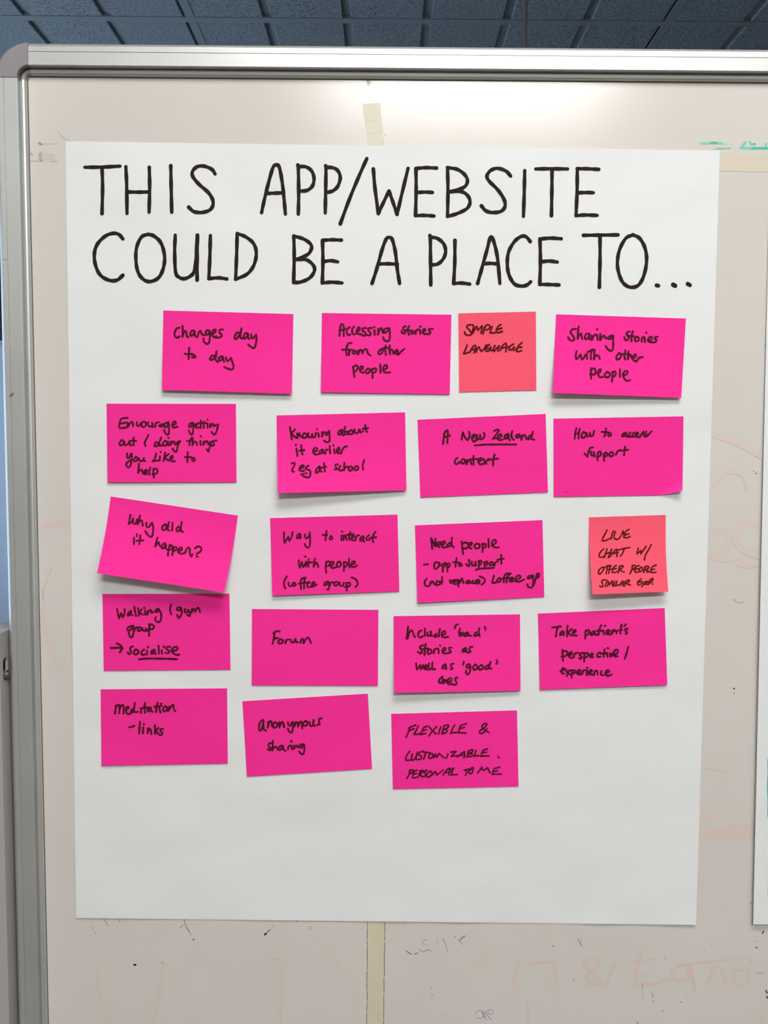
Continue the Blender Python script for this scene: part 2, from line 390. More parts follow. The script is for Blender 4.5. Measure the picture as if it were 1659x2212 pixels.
# ------------------------------------------------------------------ paper on the board
def sheet_h(px, py):
    x, y = px/1000, py/1000
    h = .0009+.00030*math.sin(9*y+2.2*math.sin(5*x))+.00024*math.sin(23*y-7*x+1.7*math.sin(8*x))+.00014*math.sin(41*y+11*x)
    for bx, bw, bh in ((835, 60, .0012), (985, 45, .0010), (1295, 40, .0011), (1480, 60, .0012), (600, 90, .0005)):
        if py > 1930: h += bh*math.exp(-((px-bx)/bw)**2)*((py-1930)/60)**2
    return max(h, .0003)
def sheet(name, quad, m, hf, nu, nv, th=.00012, parent=None):
    tl, tr, br, bl = [Vector(q) for q in quad]
    mb = MB(); F = []
    for lay in (0, 1):
        for j in range(nv+1):
            v = j/nv
            for i in range(nu+1):
                u = i/nu; q = (tl*(1-u)+tr*u)*(1-v)+(bl*(1-u)+br*u)*v
                h = hf(q.x, q.y); P = at(q.x, q.y, h)
                if lay: P = P+Vector((0, th, 0))
                mb.v.append(tuple(P))
    n = (nu+1)*(nv+1)
    for j in range(nv):
        for i in range(nu):
            a = j*(nu+1)+i; F.append((a, a+nu+1, a+nu+2, a+1)); F.append((n+a, n+a+1, n+a+nu+2, n+a+nu+1))
    ring = [i for i in range(nu+1)]+[j*(nu+1)+nu for j in range(1, nv+1)]+[nv*(nu+1)+i for i in range(nu-1, -1, -1)]+[j*(nu+1) for j in range(nv-1, 0, -1)]
    rim = len(mb.v); mb.v += [mb.v[a] for a in ring]+[mb.v[a+n] for a in ring]; nr = len(ring)
    for a in range(nr): F.append((rim+a, rim+(a+1) % nr, rim+nr+(a+1) % nr, rim+nr+a))
    mb.f = F
    me = bpy.data.meshes.new(name); me.from_pydata(mb.v, [], mb.f); me.update()
    o = link(name, me, m, parent)
    for p in me.polygons: p.use_smooth = len(p.vertices) == 4 and p.index < 2*nu*nv
    return o
PQ = [(141.5, 305), (1555, 325), (1503.5, 1998), (164.5, 1983)]
chart = sheet('flip_chart_sheet', PQ, M['paper'], sheet_h, 70, 90)
tag(chart, 'large white flip chart sheet headed "THIS APP/WEBSITE COULD BE A PLACE TO..."', 'paper sheet', 'flip chart sheets on the whiteboard')
def h2(px, py):
    u = (px-(1664-(py-330)*.0222))/1000
    return .0007+.0042*math.exp(-(u/.10)**2)*min(1, max(0, (py-420)/900))
q2 = [(1664, 333), (3050, 352), (3010, 2012), (1627, 1997)]
chart2 = sheet('flip_chart_sheet', q2, M['paper'], h2, 60, 40)
tag(chart2, 'second white flip chart sheet, cut off at the right edge of the picture', 'paper sheet', 'flip chart sheets on the whiteboard')
M['ink_cyan'] = mat('turquoise_marker_ink', (60, 190, 185), rough=.6)
zs = lambda hf: (lambda px, py, e: at(px, py, hf(px, py)+e))
for s_ in ('1663,1640 1662,1700 1663,1765', '1664,1895 1663,1935', '1667,1640 1720,1636', '1672,1700 1730,1765', '1800,1640 1790,1765', '1670,1895 1760,1890 1790,1935'):
    link('marker_letter', ink_mesh(parse(s_, 0, 0, 1), 9, zs(h2)), M['ink_cyan'], chart2)

# sheet heading, one part per letter
T1 = (160, 320, 2.37); T2 = (800, 320, 2.183)
title = [
 (T1, '55,98 140,97 235,92|143,97 146,200 143,335'), (T1, '265,95 269,180 271,335|385,98 387,200 384,328|272,224 330,225 385,224'),
 (T1, '495,90 497,200 500,328'), (T1, '722,132 705,108 665,92 630,95 607,118 608,145 640,185 690,230 712,275 700,312 660,328 615,325 587,302'),
 (T1, '960,330 975,260 1000,160 1020,95 1035,86 1050,95 1065,170 1075,260 1082,337|985,232 1030,230 1072,228'),
 (T1, '1148,338 1150,230 1148,95 1148,95 1185,95 1215,115 1228,150 1222,190 1195,215 1158,220'),
 (T1, '1286,332 1288,220 1290,98 1290,98 1325,100 1350,115 1363,150 1350,195 1325,218 1297,226'),
 (T1, '1499,53 1460,140 1410,260 1363,387'),
 (T2, '14,98 22,190 38,308|38,308 60,260 88,202|88,202 105,250 126,312|126,312 150,210 178,95'),
 (T2, '312,94 260,92 215,96|215,96 216,200 213,318|213,318 260,317 300,320|222,209 260,207 293,209'),
 (T2, '364,92 366,200 364,320|364,92 410,100 445,125 458,155 440,185 378,205|378,205 430,205 460,225 470,255 455,285 410,308 364,322'),
 (T2, '662,132 640,108 600,95 568,105 550,130 560,155 600,195 630,240 635,275 615,298 575,303 545,295 524,272'),
 (T2, '728,106 726,200 722,322'), (T2, '780,98 850,97 930,98|857,100 856,200 854,318'),
 (T2, '1077,100 1020,97 976,97|976,97 975,200 970,318|970,318 1015,315 1070,317|985,210 1020,209 1052,210'),
 (T1, '250,465 230,442 200,436 160,450 120,490 104,540 110,600 135,650 180,676 220,675 250,650'),
 (T1, '382,440 345,455 320,510 317,580 330,640 360,675 395,682 435,660 458,610 463,550 445,485 410,450 378,440'),
 (T1, '518,445 515,530 520,635 540,662 565,668 595,655 615,630 625,560 630,445|632,445 630,560 630,675'),
 (T1, '698,447 695,560 690,668|690,668 740,664 782,670'),
 (T1, '835,437 832,550 827,670|835,437 880,455 920,490 933,540 920,600 885,645 827,671'),
 (T1, '1125,450 1127,560 1124,688|1125,450 1175,465 1210,490 1215,515 1195,545 1138,570|1138,570 1190,572 1225,600 1230,630 1205,665 1160,685 1124,688'),
 (T1, '1368,471 1320,469 1272,472|1272,472 1274,580 1271,690|1271,690 1320,686 1372,690|1280,580 1315,576 1350,582'),
 (T2, '8,638 30,570 55,480 75,428 88,421 103,430 118,490 127,570 138,638|38,546 80,545 127,547'),
 (T2, '285,645 284,540 283,420 283,420 315,425 345,450 355,485 345,520 320,545 292,550'),
 (T2, '399,435 398,540 393,638|393,638 430,636 468,641'),
 (T2, '506,638 525,570 550,480 568,418 585,450 600,520 611,638|532,546 565,543 602,546'),
 (T2, '754,440 735,418 712,416 680,440 652,490 646,550 655,600 680,640 712,650 738,645 756,630'),
 (T2, '900,427 850,424 800,428|800,428 802,530 799,642|799,642 845,643 890,645|810,535 845,532 882,537'),
 (T2, '1005,411 1080,410 1168,409|1083,412 1083,530 1080,656'),
 (T2, '1240,409 1205,425 1175,480 1165,545 1175,600 1195,638 1228,656 1265,645 1290,600 1303,530 1295,470 1270,425 1238,408'),
]
for (ox, oy, sc), s in title:
    link('marker_letter', ink_mesh(parse(s, ox, oy, sc), 7.6, zs(sheet_h)), M['ink_title'], chart)
for s in ('1350,647 1358,649', '1428,644 1437,649', '1497,640 1507,646'):
    link('marker_dot', ink_mesh(parse(s, *T2), 9.0, zs(sheet_h)), M['ink_title'], chart)
# ------------------------------------------------------------------ sticky notes
def make_note(region, quad, lifts, lines, m, ink, w, label, group, bow=None, curl=None, marks=(), exp=2.0):
    ox, oy = region[0], region[1]; sc = 1659/(region[2]-region[0])
    Q = [Vector((ox+x/sc, oy+y/sc)) for x, y in quad]; tl, tr, br, bl = Q
    def F(u, v):
        q = (tl*(1-u)+tr*u)*(1-v)+(bl*(1-u)+br*u)*v
        if bow: b = bow[0]*(1-u)+bow[1]*u; q = q+Vector((b*math.sin(math.pi*min(1, max(0, v))), 0))
        if curl: c = max(0, (u-.80)/.20+(v-.86)/.14-1)**1.6; q = q+Vector(curl[:2])*c
        return q
    def H(u, v, q):
        vv = max(0, v)
        h = sheet_h(q.x, q.y)+.0003+(lifts[0]*(1-u)+lifts[1]*u)*.001*vv**exp
        if curl: h += curl[2]*max(0, (u-.80)/.20+(v-.86)/.14-1)**1.6
        return h
    NU, NV = (18, 14) if not curl else (40, 30)
    mb = MB(); n = (NU+1)*(NV+1); f = []
    for lay in (0, 1):
        for j in range(NV+1):
            for i in range(NU+1):
                u, v = i/NU, j/NV; q = F(u, v)
                mb.v.append(tuple(at(q.x, q.y, H(u, v, q))+Vector((0, .0001*lay, 0))))
    for j in range(NV):
        for i in range(NU):
            a = j*(NU+1)+i; f.append((a, a+NU+1, a+NU+2, a+1)); f.append((n+a, n+a+1, n+a+NU+2, n+a+NU+1))
    ring = [i for i in range(NU+1)]+[j*(NU+1)+NU for j in range(1, NV+1)]+[NV*(NU+1)+i for i in range(NU-1, -1, -1)]+[j*(NU+1) for j in range(NV-1, 0, -1)]
    rim = len(mb.v); mb.v += [mb.v[a] for a in ring]+[mb.v[a+n] for a in ring]; nr = len(ring)
    for a in range(nr): f.append((rim+a, rim+(a+1) % nr, rim+nr+(a+1) % nr, rim+nr+a))
    me = bpy.data.meshes.new('sticky_note'); me.from_pydata(mb.v, [], f); me.update()
    for p in me.polygons: p.use_smooth = p.index < 2*NU*NV
    o = link('sticky_note', me, M[m]); tag(o, label, 'sticky note', group)
    ex, ey = tr-tl, bl-tl; det = ex.x*ey.y-ex.y*ey.x
    def surf(px, py, e):
        p = Vector((px, py)); u = v = .5
        for _ in range(5):
            d = p-F(u, v); u += (d.x*ey.y-d.y*ey.x)/det; v += (ex.x*d.y-ex.y*d.x)/det
        return at(px, py, H(u, v, p)+e)
    for s in lines: link('handwriting', ink_mesh(parse(s, ox, oy, sc), w, surf), M[ink], o)
    for nm, s, ww in marks: link(nm, ink_mesh(parse(s, ox, oy, sc), ww, surf), M[ink], o)
    return o
GP = 'pink sticky notes on the flip chart sheet'; GO = 'small coral sticky notes on the flip chart sheet'
P_ = lambda *a, **k: make_note(*a, **k)

P_((330,660,650,870), [(118,55),(1575,95),(1558,988),(102,945)], (4.5,4), [
 '300,248 270,255 245,300 250,345 275,360 300,345|333,228 335,290 333,350|333,345 350,295 370,285 378,310 380,345 398,350|465,285 440,280 420,315 430,340 455,325 468,285 470,330 490,350|500,350 515,300 535,285 548,320 575,332|635,283 610,275 590,310 600,330 630,310 640,285 640,350 630,415 605,430 570,400 568,370|665,320 700,295 705,270 680,275 665,320 680,350 715,355|785,268 755,270 745,295 770,330 765,350 715,360 710,345|975,310 945,300 918,345 920,375 945,365 975,320|993,255 985,310 980,355 1000,370|1065,315 1035,310 1015,355 1030,370 1055,345 1068,320 1070,365 1085,372|1103,320 1105,355 1125,365 1150,330|1160,325 1160,400 1140,470 1110,470 1068,435',
 '357,540 400,545 430,543 465,555 480,575 465,582 440,578|408,475 405,540 402,600|695,570 665,560 640,595 650,608 680,600 700,560|713,512 708,570 705,610 730,632|780,570 750,575 738,605 750,618 775,600 785,575 790,610 800,630|820,580 825,610 845,620 870,590|878,585 890,630 905,680 890,715 850,710 802,690'],
 'pink', 'ink_pink', 4.1, 'hot pink sticky note reading "Changes day to day"', GP)
P_((680,660,990,870), [(82,86),(1580,106),(1560,1027),(70,1003)], (2.0,1.0), [
 '285,350 290,290 300,225 320,215 335,250 335,350|285,290 325,280 352,268|405,250 375,270 370,310 380,340 410,335|455,240 435,270 432,310 450,335 475,325|480,300 515,285 520,255 500,255 485,300 500,325 545,330|600,262 560,260 550,285 580,310 590,335 570,350 540,335|660,258 625,262 618,285 640,310 645,335 620,345 590,330|690,285 692,338|688,247 691,252|730,335 735,290 730,270|730,335 755,265 775,265 785,310 805,315|860,265 815,265 795,300 810,315 845,290 862,262 868,330 862,400 840,412 805,400 790,365',
 '1050,240 1025,250 1020,275 1045,295 1045,320 1010,315 1000,295|1090,235 1075,280 1090,340|1030,290 1075,280 1110,290|1130,290 1110,300 1112,320 1135,325 1145,305 1130,288|1165,328 1165,290|1165,310 1185,280 1205,275|1215,285 1220,328|1215,242 1222,246|1245,305 1275,290 1275,270 1255,275 1245,310 1270,330 1290,325|1363,272 1325,270 1315,285 1335,305 1325,330 1290,328',
 '425,435 390,435 370,480 362,530 370,573|315,510 360,510 400,508|395,570 395,525|395,560 410,520 435,510|455,525 440,540 450,558 475,550 480,530 460,520|500,565 505,520|505,550 525,515 545,515 550,550|550,550 575,505 600,510 615,555 645,577|760,510 735,540 745,565 780,545 785,515 765,505|820,462 815,520 822,570|790,495 820,488 855,490|868,462 862,510 870,560|868,530 890,505 905,530 905,555|920,540 955,525 950,510 930,525 925,550 960,565|960,520 968,565 1000,530 1037,500',
 '440,705 450,760 458,825|445,715 475,690 495,705 490,740 450,775|520,745 550,735 555,705 530,705 520,745 545,775 575,770|610,730 588,760 600,785 630,770 640,740 615,728|660,735 665,785 668,835|665,745 690,725 710,735 705,765 670,780|757,680 760,775|790,745 830,725 835,695 810,690 790,725 800,765 840,775 872,772'],
 'pink', 'ink_pink', 3.9, 'hot pink sticky note reading "Accessing stories from other people"', GP)
P_((980,660,1180,860), [(82,140),(1473,108),(1482,1518),(100,1550)], (.5,.4), [
 '350,350 300,345 245,360 238,390 290,445 318,495 300,530 240,530 205,510 198,475|360,370 345,440 335,505|338,505 380,420 415,370|415,370 425,420 438,440|438,440 480,395 510,365|510,365 505,430 490,495|525,510 545,440 565,380|550,400 590,350 640,350 650,390 620,425 585,435|690,375 670,430 655,485 655,485 690,490 735,488|845,342 800,370 770,430 765,480 800,485 870,465|780,430 820,415 858,405',
 '243,705 215,780 182,850 182,865 240,850 290,830|290,840 330,760 380,710 395,740 365,850|310,800 360,785 400,775|405,838 420,780 455,740|455,740 475,790 500,820|500,820 550,770 590,700|640,700 600,730 570,780 580,815 630,810 660,770|600,770 660,765|665,740 660,790 680,810 715,775 740,720|735,720 710,790 720,820 760,780 815,720|815,720 800,770 790,820|830,810 870,730 935,675 945,740 935,830|880,760 935,745 985,740|1075,690 1020,720 990,775 1010,800 1070,760|1070,760 1088,740 1070,805|1228,662 1180,700 1140,760|1110,800 1140,760 1180,750 1220,745|1140,760 1130,815 1160,825 1220,808'],
 'orange', 'ink_red', 3.6, 'small coral square sticky note reading "SIMPLE LANGUAGE"', GO)
P_((1180,660,1500,880), [(110,98),(1564,145),(1512,1035),(75,978)], (9,3.5), [
 '335,262 295,265 272,300 300,340 315,375 290,395 255,375 245,355|365,232 355,300 352,372|352,365 375,325 390,315 395,345 402,375|475,315 445,320 430,360 450,380 475,350 482,315 480,365 492,378|505,335 512,385 530,340 555,325|570,330 578,385|563,266 575,268|605,320 605,385 630,345 650,335 665,365 690,360|740,335 710,345 695,370 715,378 745,345|750,335 750,420 745,490 725,508 690,490 665,452',
 '935,290 905,300 900,325 925,345 915,385 885,385 875,355|970,288 955,340 955,400|915,345 950,340 985,345|1010,350 990,375 1000,400 1035,390 1035,360 1010,348|1070,405 1072,360 1095,355|1100,355 1105,408|1118,302 1122,308|1140,395 1175,380 1180,350 1155,355 1140,390 1165,410 1190,405|1250,350 1220,352 1215,370 1235,385 1222,410 1190,412',
 '340,510 330,560 340,600 370,570 385,550 400,605 425,580 440,550|455,540 457,600|515,490 500,550 500,600|465,520 515,497 545,495|540,500 535,602|535,590 565,555 590,570 600,598|815,535 785,570 790,605 825,590 840,545 815,532|885,500 875,560 885,605|850,545 915,540|920,515 915,600|915,590 940,550 955,575 965,600|970,590 1005,570 995,545 970,575 980,615 1010,620|1010,630 1040,585 1080,578',
 '505,700 500,760 503,820|500,715 540,705 555,735 540,770 490,770|575,760 605,745 610,715 590,720 578,760 600,800 635,800|680,745 655,770 665,800 700,800 715,765 680,742|740,745 740,800 735,855|740,760 765,735 780,760 765,790 740,795|825,715 825,800|860,790 905,765 910,735 885,735 860,770 875,820 910,845 940,835'],
 'pink', 'ink_pink', 4.0, 'hot pink sticky note reading "Sharing stories with other people"', GP)
P_((210,860,530,1060), [(104,62),(1553,64),(1560,943),(115,943)], (2.0,.8), [
 '342,220 290,225 265,235 250,290 248,330 290,335 325,328|262,285 300,278 330,272|335,325 345,280|345,320 365,285 385,265 398,280 402,312|443,268 445,305 470,308 490,275|505,270 495,300 515,325 545,305 545,275 520,262|570,270 570,305 595,320 620,300|615,275 625,325|650,320 655,280 690,270|715,290 695,310 715,322 735,300 745,285 755,315|800,270 760,285 750,320 775,325 800,285 805,350 795,410 765,395 748,355|835,305 875,290 880,265 855,265 838,305 855,330 900,318',
 '1075,275 1040,285 1025,315 1045,325 1075,285 1075,350 1065,408 1040,395 1025,360|1095,315 1120,300 1115,285 1097,300 1105,330 1140,330|1160,250 1158,335|1135,280 1220,278|1195,260 1192,335|1235,285 1237,330|1233,240 1238,245|1262,325 1265,285|1265,325 1285,290 1300,290 1305,315 1330,300|1355,290 1345,340 1325,400 1305,405 1280,378',
 '275,470 248,505 262,530 295,510 295,480 272,468|305,490 310,525 340,520 360,485 370,530 390,525|408,440 405,500 412,528|360,480 400,478 435,480|572,412 545,470 530,500 540,537|690,500 655,495 640,530 660,540 695,510|715,440 700,490 695,530 730,525|755,480 735,510 750,535 780,515 780,485 758,478|795,490 798,530|795,442 800,448|820,525 825,485|823,520 850,485 865,490 870,520 890,515|930,480 900,490 890,515 915,505 930,480|905,515 895,570 885,605 860,590 845,565',
 '1060,440 1040,480 1030,530|1000,480 1070,475|1075,450 1065,530|1065,520 1095,485 1115,500 1118,525|1155,480 1158,525|1158,425 1162,431|1185,525 1195,485|1190,520 1220,480 1235,490 1245,520|1285,485 1255,500 1255,520 1275,515 1255,560 1245,598 1225,570|1335,475 1305,480 1300,500 1310,520 1290,535 1270,525',
 '335,620 335,665 355,670 385,620 385,690 370,760 345,775 325,750 335,720 380,690|430,660 408,690 420,710 450,695 450,670 432,655|470,675 475,700 500,705 525,670|522,670 520,695 535,705|660,620 645,680 625,705 625,705 665,700 690,695|703,650 700,700|710,600 712,606|762,610 750,660 745,705|800,625 760,665 800,700|815,690 845,670 845,645 820,660 815,690 835,708 868,705|1015,605 1010,660 1012,715|980,660 1030,660 1060,665|1080,668 1060,685 1075,705 1097,690 1082,666',
 '468,730 462,790 458,840|460,835 490,800 505,815 515,848|515,848 555,825 550,800 530,815 530,850 560,850|595,775 580,830 590,858|630,790 628,840 635,888|630,800 660,790 675,815 660,845 620,850'],
 'pink', 'ink_pink', 3.7, 'hot pink sticky note reading "Encourage getting out / doing things you like to help"', GP)
P_((580,880,900,1090), [(90,90),(1530,55),(1545,930),(105,960)], (12,3), [
 '240,220 250,290 262,358|300,245 255,290 255,290 290,325 310,340|325,345 320,290|325,335 345,290 355,320 380,335|395,290 380,320 395,345 425,330 425,300 400,288|445,290 445,330 475,335 490,300 495,335 525,325 530,285|558,290 565,328|542,242 545,247|600,325 600,275|600,320 625,275 640,285 645,310|680,265 650,290 650,310 675,295|680,265 685,340 680,380 650,390 622,370',
 '825,250 790,265 780,300 800,305 825,255 825,300 840,315|860,215 848,260 855,300 885,300 890,270 862,275|925,255 900,275 905,300 940,295 945,260 925,252|965,245 970,285 1000,285 1020,245 1030,280 1060,265|1085,200 1085,240 1105,275|1055,240 1085,235 1115,230',
 '312,460 325,545|305,418 308,423|365,425 372,480 380,525|345,485 402,478|500,500 545,480 540,455 515,455 500,490 520,525 560,525|605,470 575,490 575,520 600,505 610,470 615,510 635,520|635,515 645,470 665,475|685,430 690,515|735,465 740,515|725,424 730,429|765,500 795,480 790,450 765,475 770,510 810,515|815,510 825,480 850,445 878,435',
 '260,628 285,620 295,640 270,685 265,705|268,716 285,722|345,690 395,665 390,645 360,660 345,695 370,715 400,705|448,652 415,675 430,695 460,700 470,740 455,785 420,780 385,768|570,660 535,695 530,730 560,720 580,670 580,715 600,720|622,625 632,720|590,680 645,665|780,640 750,640 755,670 770,690 740,695|805,655 790,685 800,710 830,700|850,620 845,705|848,690 880,660 900,690|920,660 895,685 905,710 935,700 940,670 920,658|985,655 960,680 970,705 1000,695 1005,665 985,655|1072,590 1055,650 1060,697'],
 'pink', 'ink_pink', 3.8, 'hot pink sticky note reading "Knowing about it earlier ?eg at school"', GP, marks=[('underline', '362,752 395,742 432,736', 3.2)])
P_((890,880,1200,1090), [(63,143),(1545,75),(1572,980),(97,1042)], (.6,.8), [
 '358,425 365,370 375,300 400,265 415,275 412,340 408,410|372,345 410,335 440,325|575,372 580,330 590,290|590,290 615,350 645,380|645,380 662,340 665,300 655,280|690,360 725,340 725,315 700,325 690,360 710,395 735,385 750,350|750,320 755,375 790,345|785,320 800,370 825,355 840,320 830,295',
 '950,272 980,258 1005,260 990,290 940,360 940,360 975,355 1000,370|985,355 1030,340 1030,310 1000,325 990,360 1020,378 1050,370|1110,305 1075,325 1070,360 1095,355 1115,310 1115,350 1130,380|1160,272 1150,320 1160,360 1180,375|1235,310 1205,325 1210,350 1240,335 1245,315 1255,350|1265,375 1270,325|1265,365 1290,320 1310,325 1320,365|1375,320 1345,340 1345,370 1380,350|1398,280 1385,330 1380,360 1415,375',
 '525,585 500,605 495,645 520,655 550,630|585,600 565,630 580,650 610,635 612,605 588,598|630,660 635,610|632,650 660,605 675,615 685,655|712,560 710,610 712,665|670,600 715,600 760,595|770,625 805,610 805,590 780,590 765,625 790,660 830,645|825,595 845,625 860,650|885,595 850,630 830,655|955,545 940,600 938,670|870,610 930,600 995,592'],
 'pink', 'ink_pink', 4.0, 'hot pink sticky note reading "A New Zealand context", partly underlined', GP, marks=[('underline', '725,440 850,430 1000,428 1208,428', 3.8)])
P_((1180,880,1500,1090), [(80,126),(1537,100),(1526,980),(83,1003)], (.6,.5), [
 '338,230 325,290 318,352|375,240 365,290 362,350|325,295 370,288|415,275 395,310 405,340 440,325 440,290 418,275|455,285 455,325 490,310|490,285 500,325 525,310 535,265|670,235 665,280 650,325|620,275 660,275 700,280|715,285 690,300 700,322 728,312 718,285|885,285 855,300 850,322 880,315 895,285 895,320 910,330|945,280 925,300 925,328 950,325|985,280 965,300 968,328 990,322|1000,315 1030,300 1025,280 1005,290 1003,325 1050,335|1045,330 1075,290 1090,270|1090,270 1098,325 1130,320 1180,268|1122,270 1115,300 1135,312',
 '525,448 490,455 475,500 460,548 460,548 430,518|500,495 505,535 530,540|530,500 545,550|575,510 575,595|575,515 600,490 615,510 600,545 575,550|645,520 648,598|645,530 665,505 685,515 680,540 650,550|725,500 705,525 720,550 750,535 745,505 725,498|780,530 800,490 830,475|885,440 875,490 872,535|825,485 870,480 915,475'],
 'pink', 'ink_pink', 3.9, 'hot pink sticky note reading "How to access support", bottom right corner curled up', GP, curl=(-.6, -9.5, .0065), marks=[('ink_fleck', '218,942 234,947', 1.2)])
P_((210,1270,510,1460), [(62,73),(1580,68),(1592,978),(78,990)], (.8,.6), [
 '238,252 248,310 262,365|262,365 285,300|285,300 305,350|305,350 330,300 325,255|400,275 370,300 365,330 390,320 405,275 405,315 425,328|443,225 452,280 465,335|485,240 495,290 500,330|530,255 500,290 500,290 545,320|570,270 575,320|560,238 567,241|600,318 600,275|600,315 630,260 645,270 650,295 670,290|725,250 695,265 700,290 735,275|735,250 760,300 765,350 750,400 715,405 690,375 700,350|882,195 870,260 885,315|1000,235 960,235 950,260 980,270 1000,240 1010,290 995,340 970,355 955,320|1050,250 1045,290 1080,285 1085,260 1105,300 1105,335 1075,320|1125,295 1130,255|1130,290 1150,250 1165,265 1170,285|1170,285 1195,240 1215,245 1228,290',
 '430,450 370,470 360,505 400,500 430,460 435,520 420,580 400,590 385,570 375,520|445,515 455,480 480,470|500,475 480,500 495,515 525,500 525,475 500,470|540,480 545,510 580,510|580,485 585,510 605,505|625,430 620,500 620,570|620,445 650,435 680,460 660,490 610,495',
 '430,700 400,705 395,740 405,780 375,790 365,770|460,735 435,765 445,795 485,785 490,750 462,732|560,735 530,760 530,795 570,795|595,745 595,795|605,703 610,711|680,735 650,755 645,785 670,780 685,740 690,780 700,790|732,690 738,785|770,745 775,785|795,698 802,710|870,705 835,705 830,735 860,750 850,780 815,775|885,760 950,740 960,710 925,705 890,740 910,780 950,800 980,797'],
 'pink', 'ink_pink', 3.9, 'hot pink sticky note reading "Walking / gym group, socialise"', GP, marks=[('arrow', '162,717 230,715 300,716|235,665 270,680 302,714 285,745 270,770', 4.2), ('underline', '500,853 600,843 780,845 955,851', 4.0)])
P_((200,1060,530,1300), [(197,62),(1578,270),(1428,1107),(48,895)], (17,15), [
 '412,262 402,310 393,360|393,360 430,330 440,300|440,300 440,350 465,360 485,310|515,270 500,330 490,365|495,350 525,320 540,340 545,380|585,350 585,390 610,395 640,350|648,345 658,400 655,460 640,500 610,490 572,440',
 '790,365 760,385 755,420 785,425 805,385 790,362|830,340 820,380 815,425 835,430|800,390 825,380|868,350 865,430|935,390 912,410 915,440 940,435 955,400|968,340 960,390 960,430 978,448',
 '450,510 448,580|482,470 478,495|520,485 512,540 508,580|475,545 510,540 552,540|705,512 690,560 680,605|685,595 715,560 725,590 745,610|785,570 755,590 750,625 775,620 795,585 795,620 805,640|840,585 825,640 818,705|835,610 860,595 870,615 850,640 825,640|880,610 875,650 865,700|880,625 905,610 915,630 895,650 870,655|930,655 970,640 965,615 940,625 930,665 960,685 1000,675|1000,680 1030,620 1055,625 1055,670 1070,715 1085,690|1110,625 1145,605 1180,620 1175,655 1140,680 1130,690|1130,714 1138,718'],
 'pink', 'ink_pink', 3.9, 'tilted hot pink sticky note reading "Why did it happen?", bottom lifting off', GP, bow=(2.4, 2.0), exp=1.7)
P_((570,1100,880,1310), [(72,103),(1545,62),(1566,950),(98,998)], (3.6,1), [
 '232,268 232,330 240,390|240,390 265,345 282,320|282,320 295,365|295,365 320,320 333,262|420,285 390,295 385,335 410,325 420,290 425,338|475,290 478,330 500,335 525,300|530,270 535,340 530,420 510,445 485,430 472,400',
 '725,250 718,310 712,362|680,297 730,298|775,310 758,335 770,352 795,335 780,310|900,300 895,360|901,257 908,259|925,300 920,358|922,345 945,305 950,330 960,355|1000,262 985,310 990,355|960,295 1040,290|1010,335 1040,320 1035,300 1015,320 1020,360 1055,355|1060,360 1070,310 1105,300|1150,310 1120,330 1115,365 1140,355 1155,320 1150,360 1160,375|1215,300 1190,325 1185,355 1220,355|1292,258 1265,300 1255,350 1268,380|1220,335 1260,328 1300,325',
 '405,590 405,640 415,675|415,675 440,610|440,610 455,670 480,625|485,605 490,665|474,546 482,548|518,575 512,620 515,665|490,620 560,612|590,570 580,620 575,665|578,655 605,615 622,640 627,672|720,605 715,670 720,735|715,620 750,600 765,625 745,655 715,660|770,655 800,640 805,610 780,610 770,650 790,680 830,670|865,605 842,635 850,668 885,655 890,620 868,603|925,610 925,670 925,715|925,620 955,610 965,640 945,665 925,665|985,570 985,640 995,675|1010,640 1050,625 1050,600 1020,610 1010,650 1035,670 1080,650',
 '268,775 240,820 232,870 248,915|283,845 290,885 320,885 335,855|350,848 335,870 350,890 370,870 352,848|445,795 425,830 430,925|485,790 455,795 445,810|400,860 510,845|475,800 465,850 465,915|505,865 530,850 520,840 500,860 505,900 545,895|555,875 590,855 575,840 555,860 560,898 608,870|740,835 705,850 700,880 735,865 745,835 755,890 745,930 728,925|765,880 775,845 800,845|830,840 810,865 825,885 855,870 855,845 830,838|875,845 880,880 910,885 925,850|955,850 960,940|955,865 985,845 1000,865 985,890 930,895|1010,788 1055,805 1085,850 1075,885 1058,898'],
 'pink', 'ink_pink', 3.6, 'hot pink sticky note reading "Way to interact with people (coffee group)"', GP)
